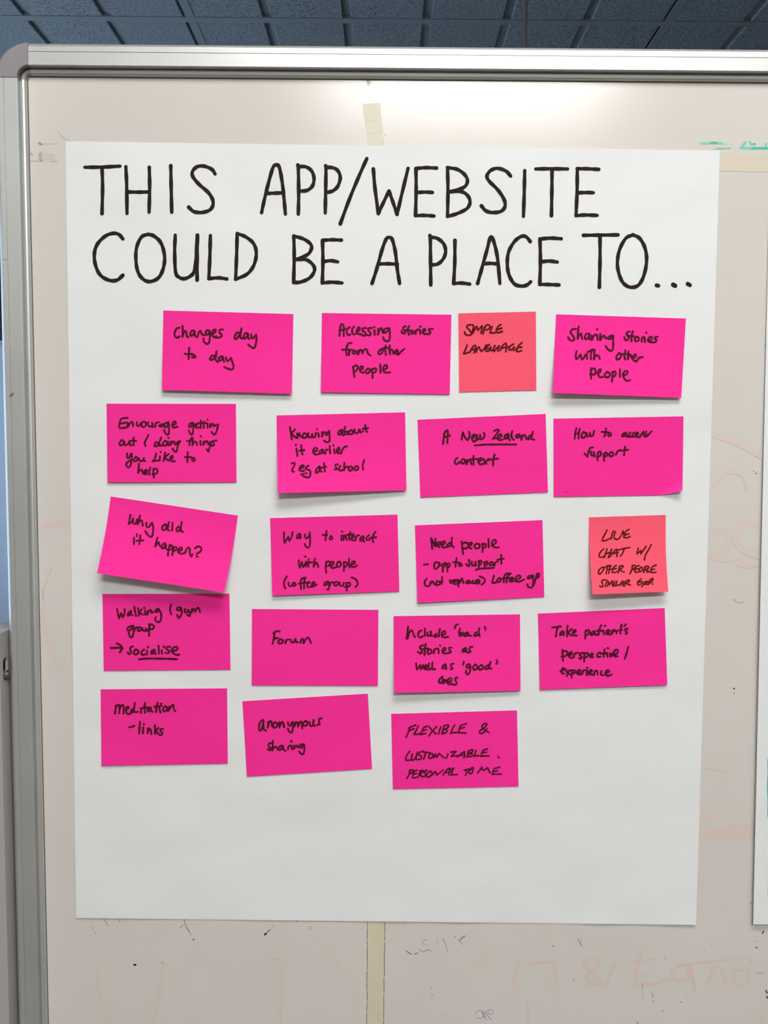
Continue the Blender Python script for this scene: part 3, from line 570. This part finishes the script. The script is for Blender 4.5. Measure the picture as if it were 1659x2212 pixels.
P_((880,1110,1190,1320), [(87,133),(1562,72),(1583,962),(117,1030)], (2.6,.5), [
 '275,280 280,340 288,405|280,290 320,375|320,375 325,320 322,285|345,365 385,345 380,325 350,335 345,370 370,385|395,365 435,340 430,315 400,330 395,370 420,390 460,380|490,335 465,355 470,380 500,365|517,275 510,330 515,370 538,385|628,320 635,390 645,465|635,345 680,330 705,360 690,395 650,400|705,375 745,350 740,330 715,340 710,380 740,400|800,345 775,370 790,400 830,390 835,355 800,343|865,345 870,400 868,440|870,360 900,345 910,370 895,390 870,395|938,290 940,385|975,370 1025,330 1010,300 980,320 985,365 1020,390 1060,385',
 '190,587 240,582|365,565 320,560 310,610 325,638 360,610 370,570 385,600|408,580 410,670|410,590 435,565 445,590 425,610|455,575 465,670|460,590 480,570 492,590 475,620|570,510 560,560 555,612|525,558 600,565|610,570 595,590 610,605 632,590 612,568|712,530 718,580 710,605 678,580|745,550 750,595 785,590|785,555 790,600|825,540 825,625|825,560 850,540 860,565 840,590 825,590|890,555 895,620|890,575 920,550 930,575 910,595 890,595|965,560 950,585 965,598 990,585 985,560 965,555|1005,600 1015,565 1050,545|1085,475 1085,530 1088,575|1040,528 1115,518',
 '225,750 200,785 210,830 245,838|258,825 270,785|262,815 290,780 305,800 315,820|345,780 330,805 345,825 375,810 370,785 345,778|402,730 398,812|370,785 405,780|490,765 500,800 515,770 540,770|530,790 560,780 555,760 530,775 535,810 565,810|580,760 590,838|585,780 610,765 615,785 590,805|630,745 650,800|705,770 680,785 685,805 710,795 715,770 720,800|765,770 745,785 745,800 775,800|790,795 835,775 820,760 790,775 795,805 835,800|835,722 885,745 895,785 860,818',
 '1000,715 985,770 985,800 1025,790|1060,745 1035,770 1045,790 1075,780 1080,750 1060,742|1150,690 1120,720 1115,790|1090,750 1150,740|1185,700 1155,730 1145,795|1150,690 1195,690|1150,745 1185,740|1185,775 1225,745 1205,735 1185,760 1190,785 1235,775|1245,770 1310,735 1290,710 1255,730 1250,770 1290,785 1350,758|1440,715 1400,720 1390,745 1430,740 1450,710 1455,790 1440,850 1400,845 1385,815|1500,690 1480,760 1465,820|1490,700 1520,690 1515,730 1480,745'],
 'pink', 'ink_pink', 3.8, 'hot pink sticky note reading "Need people, app to support (not replace) coffee gp"', GP, marks=[('underline', '792,645 850,632 930,628 998,624', 3.6)])
P_((1260,1100,1460,1300), [(100,145),(1478,102),(1523,1478),(165,1528)], (13,9.5), [
 '428,370 385,450 338,545 350,568 400,560 455,535 490,520|540,385 515,450 500,535|575,400 550,480 560,525 600,540 640,525 690,450 715,390|820,362 760,400 725,500|715,390 725,450|730,470 780,450 820,445|725,500 770,515 840,490',
 '370,710 320,750 285,820 290,855 330,860 375,840|430,705 400,790 375,870|510,715 475,790 445,865|395,800 440,785 500,770|475,855 540,770 590,720 605,720|605,720 605,780 600,850|500,800 620,775|600,740 700,710 835,685|730,705 710,780 665,840|985,695 960,800|960,800 1030,740|1030,740 1030,800|1030,800 1125,665|1218,635 1160,740 1115,820 1093,905',
 '350,1040 295,1070 270,1130 290,1165 340,1120 375,1050 350,1035|385,1045 440,1010 500,1015|440,1015 425,1080 410,1155|485,1015 470,1080 455,1148|430,1085 520,1070|590,1005 545,1040 520,1130 570,1130 600,1115|535,1075 590,1060|650,1020 625,1140|640,1040 690,1010 715,1020 690,1060 640,1075|640,1075 690,1110 735,1130|880,1010 870,1080 835,1160|870,1020 920,1000 935,1030 900,1070 860,1085|1000,1010 950,1030 920,1100 950,1135 985,1120|930,1075 980,1065|1030,1040 1000,1080 1010,1120 1050,1100 1060,1050 1030,1040|1105,1030 1080,1135|1100,1040 1150,1020 1170,1045 1130,1080 1090,1090|1180,1030 1155,1080 1140,1125 1140,1125 1190,1120|1305,1000 1240,1030 1210,1085 1215,1125 1260,1135 1305,1128|1225,1080 1275,1075',
 '400,1265 350,1270 330,1295 350,1340 350,1385 320,1390 295,1370|430,1275 410,1330 395,1385|435,1380 455,1300|455,1300 470,1350 520,1280|520,1280 525,1380|560,1290 545,1375|600,1290 580,1370 580,1370 640,1355|650,1370 690,1300 715,1290 710,1375|670,1340 730,1330|755,1290 740,1380|745,1300 800,1270 830,1280 790,1320 745,1330|770,1325 810,1350 850,1360|1045,1245 985,1290 970,1340 1000,1360 1040,1330|990,1310 1035,1295|1050,1290 1075,1330 1105,1350|1120,1290 1080,1340 1045,1390|1145,1300 1125,1340 1150,1350 1175,1310 1150,1295|1195,1265 1170,1350|1195,1270 1245,1240 1245,1270 1200,1320|1238,1335 1245,1340'],
 'orange', 'ink_red', 3.1, 'small coral square sticky note reading "LIVE CHAT W/ OTHER PEOPLE SIMILAR EXP."', GO, bow=(-1.8, -2.2), exp=1.8)
P_((530,1300,830,1500), [(78,86),(1590,96),(1583,1003),(76,998)], (.9,1.1), [
 '410,353 365,352 335,378|350,365 342,430 325,502|335,450 365,435 388,432|415,445 392,475 405,498 440,490 450,460 415,443|480,495 490,455 530,450|550,455 548,480 575,485 600,440|600,450 600,480 625,480|655,490 675,440 690,455 695,495|695,495 730,435 755,430 770,460 785,492'],
 'pink', 'ink_pink', 3.9, 'hot pink sticky note reading only "Forum"', GP)
P_((840,1310,1140,1510), [(55,116),(1567,94),(1573,1008),(65,1032)], (7.5,3), [
 '230,240 222,310 212,385|225,380 245,310 270,285 285,300 300,350 313,365|390,285 360,305 350,350 375,372 405,355|430,262 430,355|460,310 462,345 490,350|500,300 505,345 520,352|570,325 545,345 550,365 580,350|610,268 600,320 600,357|630,345 670,330 675,300 645,300 630,345 660,370 710,362',
 '825,212 800,225 788,258|850,262 840,310 845,350|845,330 880,310 890,335 860,352|935,310 905,330 905,355 935,345 945,315 955,345 985,350|1045,310 1020,335 1025,355 1060,340|1080,262 1072,310 1085,352|1145,245 1155,260 1152,280',
 '410,465 375,475 370,500 395,530 380,565 345,540|440,448 430,510 425,580|385,505 430,510 465,500|480,510 460,545 475,570 510,550 505,520 480,508|535,560 545,515 580,500|592,510 595,560|608,463 614,471|640,535 675,520 675,495 650,500 640,540 665,562 705,555|750,492 720,495 725,520 740,545 705,558|915,495 885,515 880,540 905,535 920,500 925,540 945,548|1000,482 970,488 960,515 975,540 945,553',
 '325,680 335,755|335,755 375,700|375,700 385,750 410,700|425,735 460,720 455,700 430,710 425,745 470,755|480,680 475,745 505,745|520,670 520,745 555,748|675,690 645,710 640,740 670,730 680,695 685,747|770,685 740,690 745,715 760,745 735,750|895,660 885,695|965,690 935,695 925,725 950,735 970,700 970,770 945,812 920,790 925,765|1030,695 1005,725 1015,755 1050,745 1055,710 1030,692|1105,700 1075,725 1080,755 1120,745 1125,715 1105,698|1190,700 1150,725 1155,750 1195,735|1215,660 1200,710 1205,745 1228,740|1285,642 1300,660 1285,685',
 '640,840 605,870 600,905 625,915 640,880 635,840|650,920 660,875|655,915 685,880 695,915|705,915 750,880 735,855 705,880 710,925 740,930|820,850 790,860 800,890 810,925 775,935 750,920'],
 'pink', 'ink_pink', 3.9, 'hot pink sticky note reading "Include \'bad\' stories as well as \'good\' ones"', GP)
P_((1150,1300,1460,1510), [(63,136),(1530,72),(1560,962),(88,1018)], (1.5,2.2), [
 '228,297 280,290 330,285|292,292 280,340 272,400|350,340 325,355 320,385 345,375 360,345 365,387|408,275 400,340 403,402|455,315 410,355 410,355 450,392|465,370 500,345 495,325 470,345 470,385 512,390',
 '618,330 612,380 612,425|615,345 650,325 660,350 640,380 612,385|705,340 680,360 680,385 705,375 720,340 725,380 745,380|795,268 775,320 765,382|745,335 825,335|815,330 830,378|835,278 845,278|855,360 890,345 885,325 860,335 855,370 895,375|915,375 925,330|918,370 945,325 965,340 975,365|1032,262 1020,320 1018,367|980,335 1040,325|1082,258 1060,285|1100,310 1075,315 1075,335 1095,350 1080,372',
 '350,555 350,620 355,680|345,575 395,570 405,595 385,625 335,632|420,620 455,605 455,580 430,590 420,625 445,650 470,645|475,645 490,600 535,588|585,590 555,600 550,620 575,640 560,660 542,650|600,590 600,645 598,695|600,605 635,590 645,615 625,640 600,645|665,630 700,610 695,595 670,605 665,635 700,640|780,585 750,605 750,635 785,635|835,545 825,640|790,600 865,592|862,595 870,637|870,534 878,539|895,595 905,635 925,595|935,620 985,590 985,555 955,560 940,600 950,630 985,630|1110,518 1090,590 1068,658',
 '322,802 358,790 368,768 350,766 335,800 346,826 366,830|385,782 405,818 436,843|430,792 405,830 398,858|455,790 455,875|455,800 490,790 495,815 455,835|520,825 555,805 550,785 525,795 520,830 560,840|575,835 590,795 615,790|630,790 630,848|632,759 638,766|655,825 690,805 680,785 655,805 660,840 695,840|710,850 725,800 750,800 755,842|800,800 790,840 820,850|840,830 885,810 880,790 850,800 845,840 875,855 918,840'],
 'pink', 'ink_pink', 3.9, 'hot pink sticky note reading "Take patient\'s perspective / experience"', GP)
P_((200,1480,510,1670), [(92,48),(1555,37),(1563,908),(102,933)], (1.6,.5), [
 '258,328 265,280 270,235|268,260 290,230 310,235 308,325|308,290 335,235 358,240 358,328|385,290 420,265 415,250 390,260 385,300 410,335 440,325|475,270 450,290 450,315 480,300|490,205 480,265 480,310 525,308|558,265 562,322|605,205 600,260 605,320|570,265 650,258|665,260 635,285 640,305 665,295 675,260 675,295 695,308|750,200 742,250 732,312|715,250 800,240|770,255 778,290 785,317|787,215 795,213|840,245 815,275 825,305 855,290 860,255 840,243|870,300 890,245|875,295 925,230 935,240 940,280 958,303',
 '420,488 450,483 482,470|548,425 542,490 538,560|585,490 582,555|595,448 590,456|635,555 640,500|637,545 660,500 675,530 680,568|720,465 722,510 720,562|760,495 730,525 730,525 758,560|815,505 785,510 785,530 808,550 795,578 770,572'],
 'pink', 'ink_pink', 3.9, 'hot pink sticky note reading "Meditation - links"', GP)
P_((510,1490,820,1690), [(72,133),(1523,45),(1572,915),(125,1005)], (.7,.5), [
 '308,348 275,380 265,440 272,475 300,450 310,400 318,350 315,420 325,465 350,472|365,440 370,370|368,425 390,365 410,370 415,422|440,385 425,415 440,440 470,425 475,390 445,375|500,435 500,375|502,425 530,370 545,385 555,432|600,375 605,410 630,410 650,370|655,375 655,450 640,495 615,485 600,450|675,425 680,375|678,415 700,375 715,385 715,427|715,425 745,365 760,385 765,447|805,360 775,385 780,415 815,410 825,375 805,358|850,370 855,415 885,415|895,350 893,400 918,418|990,330 965,335 958,365 968,395 940,405',
 '400,618 375,625 375,650 400,680 390,700 365,685|425,590 422,650 420,700|420,690 450,655 470,668 485,690|530,645 495,665 490,695 520,690 540,650 545,685 570,708|600,690 605,660 625,645|640,645 645,687|634,594 643,597|665,685 670,645|668,680 695,645 710,650 712,665|780,630 745,635 730,660 755,670 780,635|785,630 790,690 775,745 750,738 728,712'],
 'pink', 'ink_pink', 3.9, 'hot pink sticky note reading "anonymous sharing"', GP)
P_((830,1520,1140,1720), [(80,118),(1535,78),(1553,958),(100,990)], (.6,.6), [
 '365,248 320,265 280,285|300,270 280,330 252,388|278,318 345,290|395,258 370,310 345,355 345,355 380,355 425,340|505,258 460,275 440,310 425,355 425,355 480,345|440,315 490,300|520,268 555,310 600,350|605,265 555,320 515,375|655,268 640,310 628,352|690,255 680,300 668,345|690,258 740,245 740,270 690,300|690,300 725,300 720,330 670,350|815,245 790,290 770,340 770,340 840,330|950,232 890,250 870,290 860,335 860,335 945,340|872,290 930,272|1210,335 1160,300 1130,265 1150,235 1185,232 1180,255 1140,290 1105,315 1100,335 1125,345 1160,325 1190,290',
 '295,552 265,590 248,640 260,655 310,650|325,580 315,640 330,655 365,620 385,560|385,560 368,610 372,650|455,548 415,560 400,590 430,610 425,640 390,645|450,560 520,565|480,570 455,642|530,580 510,620 530,635 560,610 560,580 530,575|570,630 590,580|590,580 605,620 635,575|635,575 650,590 690,625|738,580 715,632|770,560 830,550|830,550 775,610|775,610 845,600|845,615 900,570 930,555|930,555 930,595 922,625|875,600 935,590|975,545 960,615|970,550 1020,530 1020,555 975,580|975,580 1015,580 1015,605 955,615|1060,540 1040,605 1040,605 1095,600|1195,522 1140,545 1120,605 1120,605 1215,605|1130,570 1185,560|1317,612 1328,628',
 '300,765 285,820 262,865|290,775 330,765 335,785 290,815|385,770 345,785 330,855 375,852|340,815 375,805|420,770 395,850|410,785 450,770 450,790 400,815|405,815 440,845|495,770 465,785 480,815 460,845|530,780 490,820 500,850 540,830 550,790 530,778|555,825 590,785|590,785 610,825|610,825 685,765|680,825 730,760 760,745|760,745 745,825|700,800 770,790|800,745 780,800 775,822 775,822 845,820|770,765 805,748',
 '925,770 985,755|960,765 940,830|1010,755 975,790 985,808 1015,800 1030,740 1005,745|1080,800 1130,735|1130,735 1145,772 1195,740|1195,740 1212,775 1225,802|1335,735 1270,755 1255,815 1255,815 1350,815|1262,785 1310,775'],
 'pink', 'ink_pink', 3.2, 'hot pink sticky note reading "FLEXIBLE & CUSTOMIZABLE. PERSONAL TO ME"', GP)

# ------------------------------------------------------------------ masking tape
def tape(quad, m, label, h=.00022, hf=None, nu=6, nv=24, rag=.35):
    tl, tr, br, bl = [Vector(q) for q in quad]; mb = MB(); f = []; n = (nu+1)*(nv+1); rnd = random.Random(len(label))
    J = [[(rnd.uniform(-rag, rag) if i in (0, nu) or j in (0, nv) else 0, rnd.uniform(-rag, rag) if j in (0, nv) else 0) for i in range(nu+1)] for j in range(nv+1)]
    for lay in (0, 1):
        for j in range(nv+1):
            for i in range(nu+1):
                u, v = i/nu, j/nv; q = (tl*(1-u)+tr*u)*(1-v)+(bl*(1-u)+br*u)*v+Vector(J[j][i])
                mb.v.append(tuple(at(q.x, q.y, h+.00004*math.sin(9*v+3*u))+Vector((0, .00012*lay, 0))))
    for j in range(nv):
        for i in range(nu):
            a = j*(nu+1)+i; f.append((a, a+nu+1, a+nu+2, a+1)); f.append((n+a, n+a+1, n+a+nu+2, n+a+nu+1))
    ring = [i for i in range(nu+1)]+[j*(nu+1)+nu for j in range(1, nv+1)]+[nv*(nu+1)+i for i in range(nu-1, -1, -1)]+[j*(nu+1) for j in range(nv-1, 0, -1)]
    rim = len(mb.v); mb.v += [mb.v[a] for a in ring]+[mb.v[a+n] for a in ring]; nr = len(ring)
    for a in range(nr): f.append((rim+a, rim+(a+1) % nr, rim+nr+(a+1) % nr, rim+nr+a))
    me = bpy.data.meshes.new('masking_tape'); me.from_pydata(mb.v, [], f); me.update()
    return tag(link('masking_tape', me, M[m]), label, 'tape')
flat = lambda px, py, e: at(px, py, .00005+(e-.0001)*1.1)
t1 = tape([(783,224.5),(821,222),(832,330),(797.5,330)], 'tape', 'short strip of cream masking tape above the middle of the big sheet')
t2 = tape([(1548,333.5),(1712,336),(1712,372.5),(1548,369.5)], 'tape_tan', 'tan masking tape bridging the gap between the two flip chart sheets')
t3 = tape([(794.5,1975),(831.5,1975),(822,2600),(789,2600)], 'tape_old', 'long old vertical masking tape running down below the big sheet', nv=60)
M['crease_shade'] = mat('tape_crease_shade', (205, 203, 178), rough=.7)  # darker strokes on flat tape paint the shade of its creases
M['tape_dirt'] = mat('grime_on_tape_edge', (96, 84, 66), rough=.9)
ts = lambda px, py, e: at(px, py, .00030+e*.3)
link('crease_shade', ink_mesh(parse('797,290 812,287.5 826,285|801,315 815,312 829,309|790,258 806,262 818,250', 0, 0, 1), .9, ts), M['crease_shade'], t1)
E_ = []
rr = random.Random(3)
for x0_, x1_ in ((794.0, 789.5), (831.6, 823.0)):
    y = 1992
    while y < 2330:
        L_ = rr.uniform(6, 30); k = (y-1990)/600
        a = x0_+(x1_-x0_)*k+rr.uniform(-.5, .5); E_.append([Vector((a, y)), Vector((a+rr.uniform(-.4, .2), y+L_))]); y += L_+rr.uniform(0, 5)
link('grime', ink_mesh(E_, 1.15, ts), M['tape_dirt'], t3)

# ------------------------------------------------------------------ wipe marks, ghosts and specks on the board
def colour(nm, rgb, rough=.4): 
    M[nm] = mat(nm, rgb, rough=rough, spec=.5); return M[nm]
def mark(name, s, org, w, rgb, taper=False, rough=.36):
    if name == 'faded_red_ink': w *= 1.5; rgb = (220, 202, 196) if org is K2 else (221, 207, 200)
    if org is K2 or org is K1: rgb = tuple(min(255, int(c*1.08)) for c in rgb) if name == 'ink_speck' else rgb
    key = 'residue_%d_%d_%d' % rgb
    if key not in M: colour(key, rgb, rough)
    return link(name, ink_mesh(parse(s, *org), w, flat, taper), M[key], board)
K1 = (60, 1940, 2.074); K2 = (859, 1940, 2.074); A = (1459, 880, 5.025)
FULL = (0, 0, 1); G = (1459, 280, 6.91)
mark('green_ink', '500,198 560,197 615,198', G, 5.0, (62,192,150)); mark('green_ink', '615,200 660,203 712,201', G, 4.6, (130,205,180)); mark('green_ink', '375,200 430,205 500,200', G, 4.6, (140,208,185))
mark('green_ink', '718,202 770,205', G, 4, (188,215,205)); mark('green_ink', '590,282 680,278 815,276', G, 3.6, (138,204,184)); mark('green_ink', '540,292 590,286', G, 3, (190,216,206))
mark('green_ink', '960,276 1060,276 1120,278', G, 4.8, (120,205,185)); mark('green_ink', '1120,277 1250,279 1400,277 1600,276', G, 5.4, (60,192,155))
mark('green_ink', '990,262 1015,225 1042,195', G, 4.6, (110,200,180)); mark('green_ink', '1105,180 1130,215 1150,220', G, 4.6, (115,205,180)); mark('green_ink', '1150,222 1182,214', G, 4.2, (58,180,150))
mark('green_ink', '1342,262 1355,212', G, 4.6, (112,202,180)); mark('green_ink', '850,215 880,270 915,310', G, 2, (190,210,200))
mark('green_ink', '1656,165 1680,172 1700,185', FULL, 8, (206,222,214))
PK = (212,197,188)
mark('faded_red_ink', '380,880 440,820 540,730 640,700 740,750 780,880', A, 6, (222,204,194)); mark('faded_red_ink', '910,1290 850,1260 750,1270 650,1380 680,1500 800,1580 945,1635', A, 8, (225,200,190))
mark('faded_red_ink', '780,1590 690,1700 780,1720 935,1712', A, 6, (224,203,193)); mark('faded_red_ink', '400,1360 500,1320 570,1400 560,1530 450,1580 365,1590', A, 8, (223,204,194))
mark('faded_red_ink', '375,1620 480,1660 600,1660 690,1630', A, 5, (223,203,193)); mark('faded_red_ink', '430,310 620,370 780,450 940,540', A, 8, (224,212,203))
mark('ink_scribble', '628,2095 640,2080 645,2100 700,2125 745,2115', A, .9, (120,112,95)); mark('ink_scribble', '848,690 852,692', A, 1.6, (70,62,55)); mark('ink_scribble', '868,718 880,712 882,722', A, 1.1, (70,62,55))
mark('ink_scribble', '378,619 380,621', (1459,1280,2.99), 3, (80,72,62)); mark('ink_scribble', '379,649 381,652', (1459,1280,2.99), 1.6, (110,100,90))
mark('blue_ink', '1655,748 1662,745', FULL, 7, (140,190,212))
mark('faded_red_ink', '180,1120 240,1130 310,1145', (1459,1280,2.99), 6, (216,196,187)); mark('faded_red_ink', '195,1380 230,1450 330,1440', (1459,1280,2.99), 8, (212,192,183))
mark('faded_red_ink', '170,1550 300,1560 500,1530', (1459,1280,2.99), 22, (210,189,177))
# red bar and faint arc by the left rail
mb = MB(); red = [Vector((40+x/5.53, 1100+y/5.53)) for x, y in [(189,300),(205,268),(226,240),(229,330),(231,480),(222,545),(192,560)]]
mb.add([tuple(at(p.x, p.y, .0001)) for p in red], [tuple(range(len(red)-1, -1, -1))]); link('red_ink', mb.mesh(), colour('red_ink', (234,112,120)), board)
mb = MB(); red = [Vector((40+x/5.53, 1100+y/5.53)) for x, y in [(192,560),(222,545),(236,590),(242,700),(240,870),(222,875),(205,850),(196,760)]]
mb.add([tuple(at(p.x, p.y, .0001)) for p in red], [tuple(range(len(red)-1, -1, -1))]); link('red_ink', mb.mesh(), colour('pale_red_ink', (233,150,155)), board)
B = (40, 1100, 5.53)
mark('faded_red_ink', '636,165 540,163 420,172 330,190 270,215', B, 8, (221,207,196)); mark('faded_red_ink', '222,960 232,1040 245,1120', B, 1.2, (225,150,145))
mark('faded_red_ink', '250,1080 280,1200 300,1330 335,1530 400,1720 470,1850 560,1960', B, 7, (219,203,193)); mark('grey_smear', '290,1085 290,970', B, 5, (192,199,192)); mark('grey_smear', '290,970 340,850 400,690', B, 1.2, (186,188,178))
# smudges at the top left
S = (40, 280, 8.295)
mark('grey_smear', '705,20 740,90 830,170 930,210', S, 5, (196,194,188), True); mark('grey_smear', '150,425 200,430 255,450', S, 5.5, (186,178,173), True)
mark('grey_smear', '360,240 385,250 410,270', S, 6, (158,153,145), True); mark('grey_smear', '390,410 398,480 402,550', S, 8, (178,177,168)); mark('grey_smear', '470,440 540,450 620,460', S, 3, (200,198,190)); mark('grey_smear', '455,500 560,505 620,510', S, 10, (205,203,194)); mark('grey_smear', '440,255 560,250 690,250', S, 3, (208,202,194))
mark('dirt_line', '175,572 260,565 350,562|370,555 440,555|570,572 640,571 690,568', S, .8, (150,142,128)); mark('grey_smear', '365,300 380,400', S, 4, (208,205,198))
D = (740, 140, 10.37)
mark('adhesive_lump', '575,195 580,250 575,345', D, 10, (205,198,192)); mark('adhesive_lump', '575,350 585,400 580,440', D, 6, (208,205,195)); mark('adhesive_lump', '527,215 530,330', D, 1.2, (150,140,130)); mark('dirt_line', '560,370 555,362|610,405 622,418', D, 1.2, (160,150,138))
mark('dirt_line', '950,1560 955,1570|945,1585 950,1592', D, 1.2, (130,125,100)); mark('grey_smear', '150,1350 220,1345', D, 1.2, (205,205,198))
# below the sheet
for s, ww, col in (('477,299 483,299', 4.2, (28,22,18)), ('741,186 743,186', 2.8, (45,30,50)), ('1062,163 1066,161', 3.8, (30,28,60)), ('1207,102 1208,103', 2, (50,45,40)),
                   ('598,285 608,293', 1, (90,85,75)), ('1098,278 1115,276', .9, (130,122,108)), ('700,95 706,120 715,138', 1.1, (85,80,95)), ('715,138 725,153', 2.2, (120,112,175)), ('725,153 733,166', 1, (130,125,140)),
                   ('338,90 350,108 362,122', 1, (105,98,88)), ('410,95 413,108', 1.1, (115,108,98)), ('285,110 293,150', .9, (165,150,138)), ('300,153 303,159', 1.2, (120,105,100)), ('695,120 682,136', 1, (110,105,95)), ('590,143 596,147', 1.2, (130,122,110)),
                   ('1255,130 1268,128 1270,138 1258,140 1256,132 1265,134', .8, (150,142,132)), ('1478,188 1480,190', 1, (120,112,100)), ('757,210 760,216', .9, (160,148,135)), ('835,284 836,285|850,282 851,283', .9, (120,112,100))):
    mark('ink_speck', s, K1, ww, col)
mark('ink_speck', '1066,160 1078,148 1086,142', K1, 2.4, (95,92,160), True); mark('ink_speck', '1086,142 1100,122', K1, .9, (130,128,150))
for s, ww, col in (('40,237 50,245 60,251', 2.4, (110,105,160)), ('75,251 90,246', 1.8, (95,90,140)), ('108,208 116,192 130,187', 1, (110,108,120)), ('98,232 115,240 135,232 152,238', 1.4, (120,115,165)), ('118,215 130,208 140,215', .9, (150,148,165)),
                   ('175,182 178,215', .9, (150,140,140)), ('203,182 216,212 222,240', 1.2, (130,122,175)), ('255,171 258,177', 1.1, (80,76,90)), ('300,170 285,182 275,192', 2, (100,98,150)), ('278,192 290,209', 1, (120,118,150)),
                   ('697,215 698,216', 2.4, (45,40,40)), ('807,183 816,200 826,216', 1.1, (95,88,120)), ('821,172 822,212', .8, (140,135,150)), ('787,367 790,369', 1.6, (100,92,85)), ('150,399 153,402', 1.4, (110,102,95)), ('152,436 158,432', 1.3, (95,88,80)),
                   ('701,491 705,494', 1.3, (100,92,85)), ('1404,211 1406,213', 1.3, (120,112,105)), ('1607,221 1609,222', 3.2, (70,60,85)), ('1634,157 1640,148', 3, (70,60,140)), ('1604,193 1606,196', 1.2, (110,100,110)), ('1097,385 1097,402', 1.2, (105,90,150)), ('1097,402 1097,452', .7, (160,150,160)),
                   ('1140,425 1144,445|1144,458 1147,466', 1.3, (110,98,140)), ('1267,465 1271,467', 1.5, (80,72,80)), ('1186,500 1187,512', 1.1, (120,108,150)), ('1650,415 1655,425|1652,440 1658,448', 3, (62,50,130)), ('34,120 36,150', .8, (165,158,148)), ('517,143 519,145', 1.2, (120,112,100)),
                   ('562,125 560,150', .7, (165,158,148)), ('400,120 402,122', 1, (130,120,110)), ('1108,340 1112,355', 1, (160,148,150)), ('1197,265 1202,280', .9, (140,130,150)), ('1506,134 1509,136', 1.4, (165,152,145)), ('1480,272 1500,270|1520,275 1545,272', .8, (175,165,165)), ('1575,270 1590,290', .9, (165,158,170)),
                   ('1605,337 1640,335', 1.6, (165,155,170)), ('1457,29 1459,31', 1.2, (140,130,120)), ('1580,22 1586,24', 1.4, (120,110,105)), ('1290,425 1300,450', .7, (165,158,150)), ('215,520 216,535', .8, (140,132,125)), ('1072,555 1078,564', 1.5, (90,80,120)), ('1425,510 1427,512', 1, (120,112,110)),
                   ('345,520 355,507 372,505 385,520 375,538 352,536|378,503 386,530 400,545|395,505 392,535|400,503 425,500 424,518 400,522|402,525 420,545|385,515 410,510', 1.0, (112,104,158))):
    mark('ink_speck', s, K2, ww, col)
R1 = (208,184,174)
for s in ('310,300 315,400 340,500 378,564', '607,300 598,380 590,440 555,562', '1137,220 1135,400 1133,564', '1300,190 1380,280 1430,350', '1455,410 1470,470 1487,555'): mark('faded_red_ink', s, K1, 4.4, (205,188,177))
for s in ('515,395 530,320 552,262', '600,300 650,285 700,300 712,390', '905,272 850,265 835,300 880,340 910,380 860,382 850,350 895,300 905,272', '975,290 930,390', '1090,235 1060,395', '1040,290 1150,272', '1080,375 1140,388 1205,360',
          '1310,295 1245,310 1235,360 1300,362 1310,300 1335,425', '1340,290 1470,278', '1425,290 1385,392', '1400,335 1440,310 1478,392', '1575,320 1510,330 1510,380 1560,385 1578,330', '580,465 586,564', '345,290 365,262 400,270 388,302 352,296', '590,215 610,200', '650,150 665,130 680,155', '985,195 1005,205', '1640,380 1650,400', '1622,520 1635,564', '1355,555 1370,564'):
    mark('faded_red_ink', s, K2, 4.2, R1)
# grime along the inner edge of the left and top rails
rr = random.Random(11); gr = []
for (ya, yb_, dens) in ((160, 330, .10), (330, 480, .45), (480, 640, .15), (640, 730, .35), (770, 900, .55), (940, 1000, .6), (1120, 1140, .6), (1500, 1700, .16), (1700, 1800, .1)):
    y = ya
    while y < yb_:
        if rr.random() < dens:
            x = 51.6+(y-160)*.02565+rr.uniform(0, 1.4); gr.append([Vector((x, y)), Vector((x+rr.uniform(-.3, .6), y+rr.uniform(.5, 3.5)))])
        y += 3.5
link('grime', ink_mesh(gr, 1.2, flat), colour('edge_grime', (92, 80, 55)), board)
mark('grime', '179,153.5 178,156', FULL, 2, (60,52,34)); mark('grime', '851,156 854,157|884,159 888,159', FULL, 1.6, (80,70,45)); mark('grime', '62,1512 66,1512', FULL, 2.2, (110,85,35)); mark('grime', '67,948 68,962', FULL, 1.8, (105,88,55))
rs = lambda px, py, e: at(px, py, .0089+e)
link('rust_spot', ink_mesh(parse('21.5,856 23.5,855 24,851|27,853 28,850', 0, 0, 1), 2.8, rs), colour('rust', (150, 82, 22), .8), board)
link('scratch', ink_mesh(parse('5,560 10,560.5 15,561', 0, 0, 1), .8, rs), colour('scratch_grey', (120, 120, 122), .6), board)
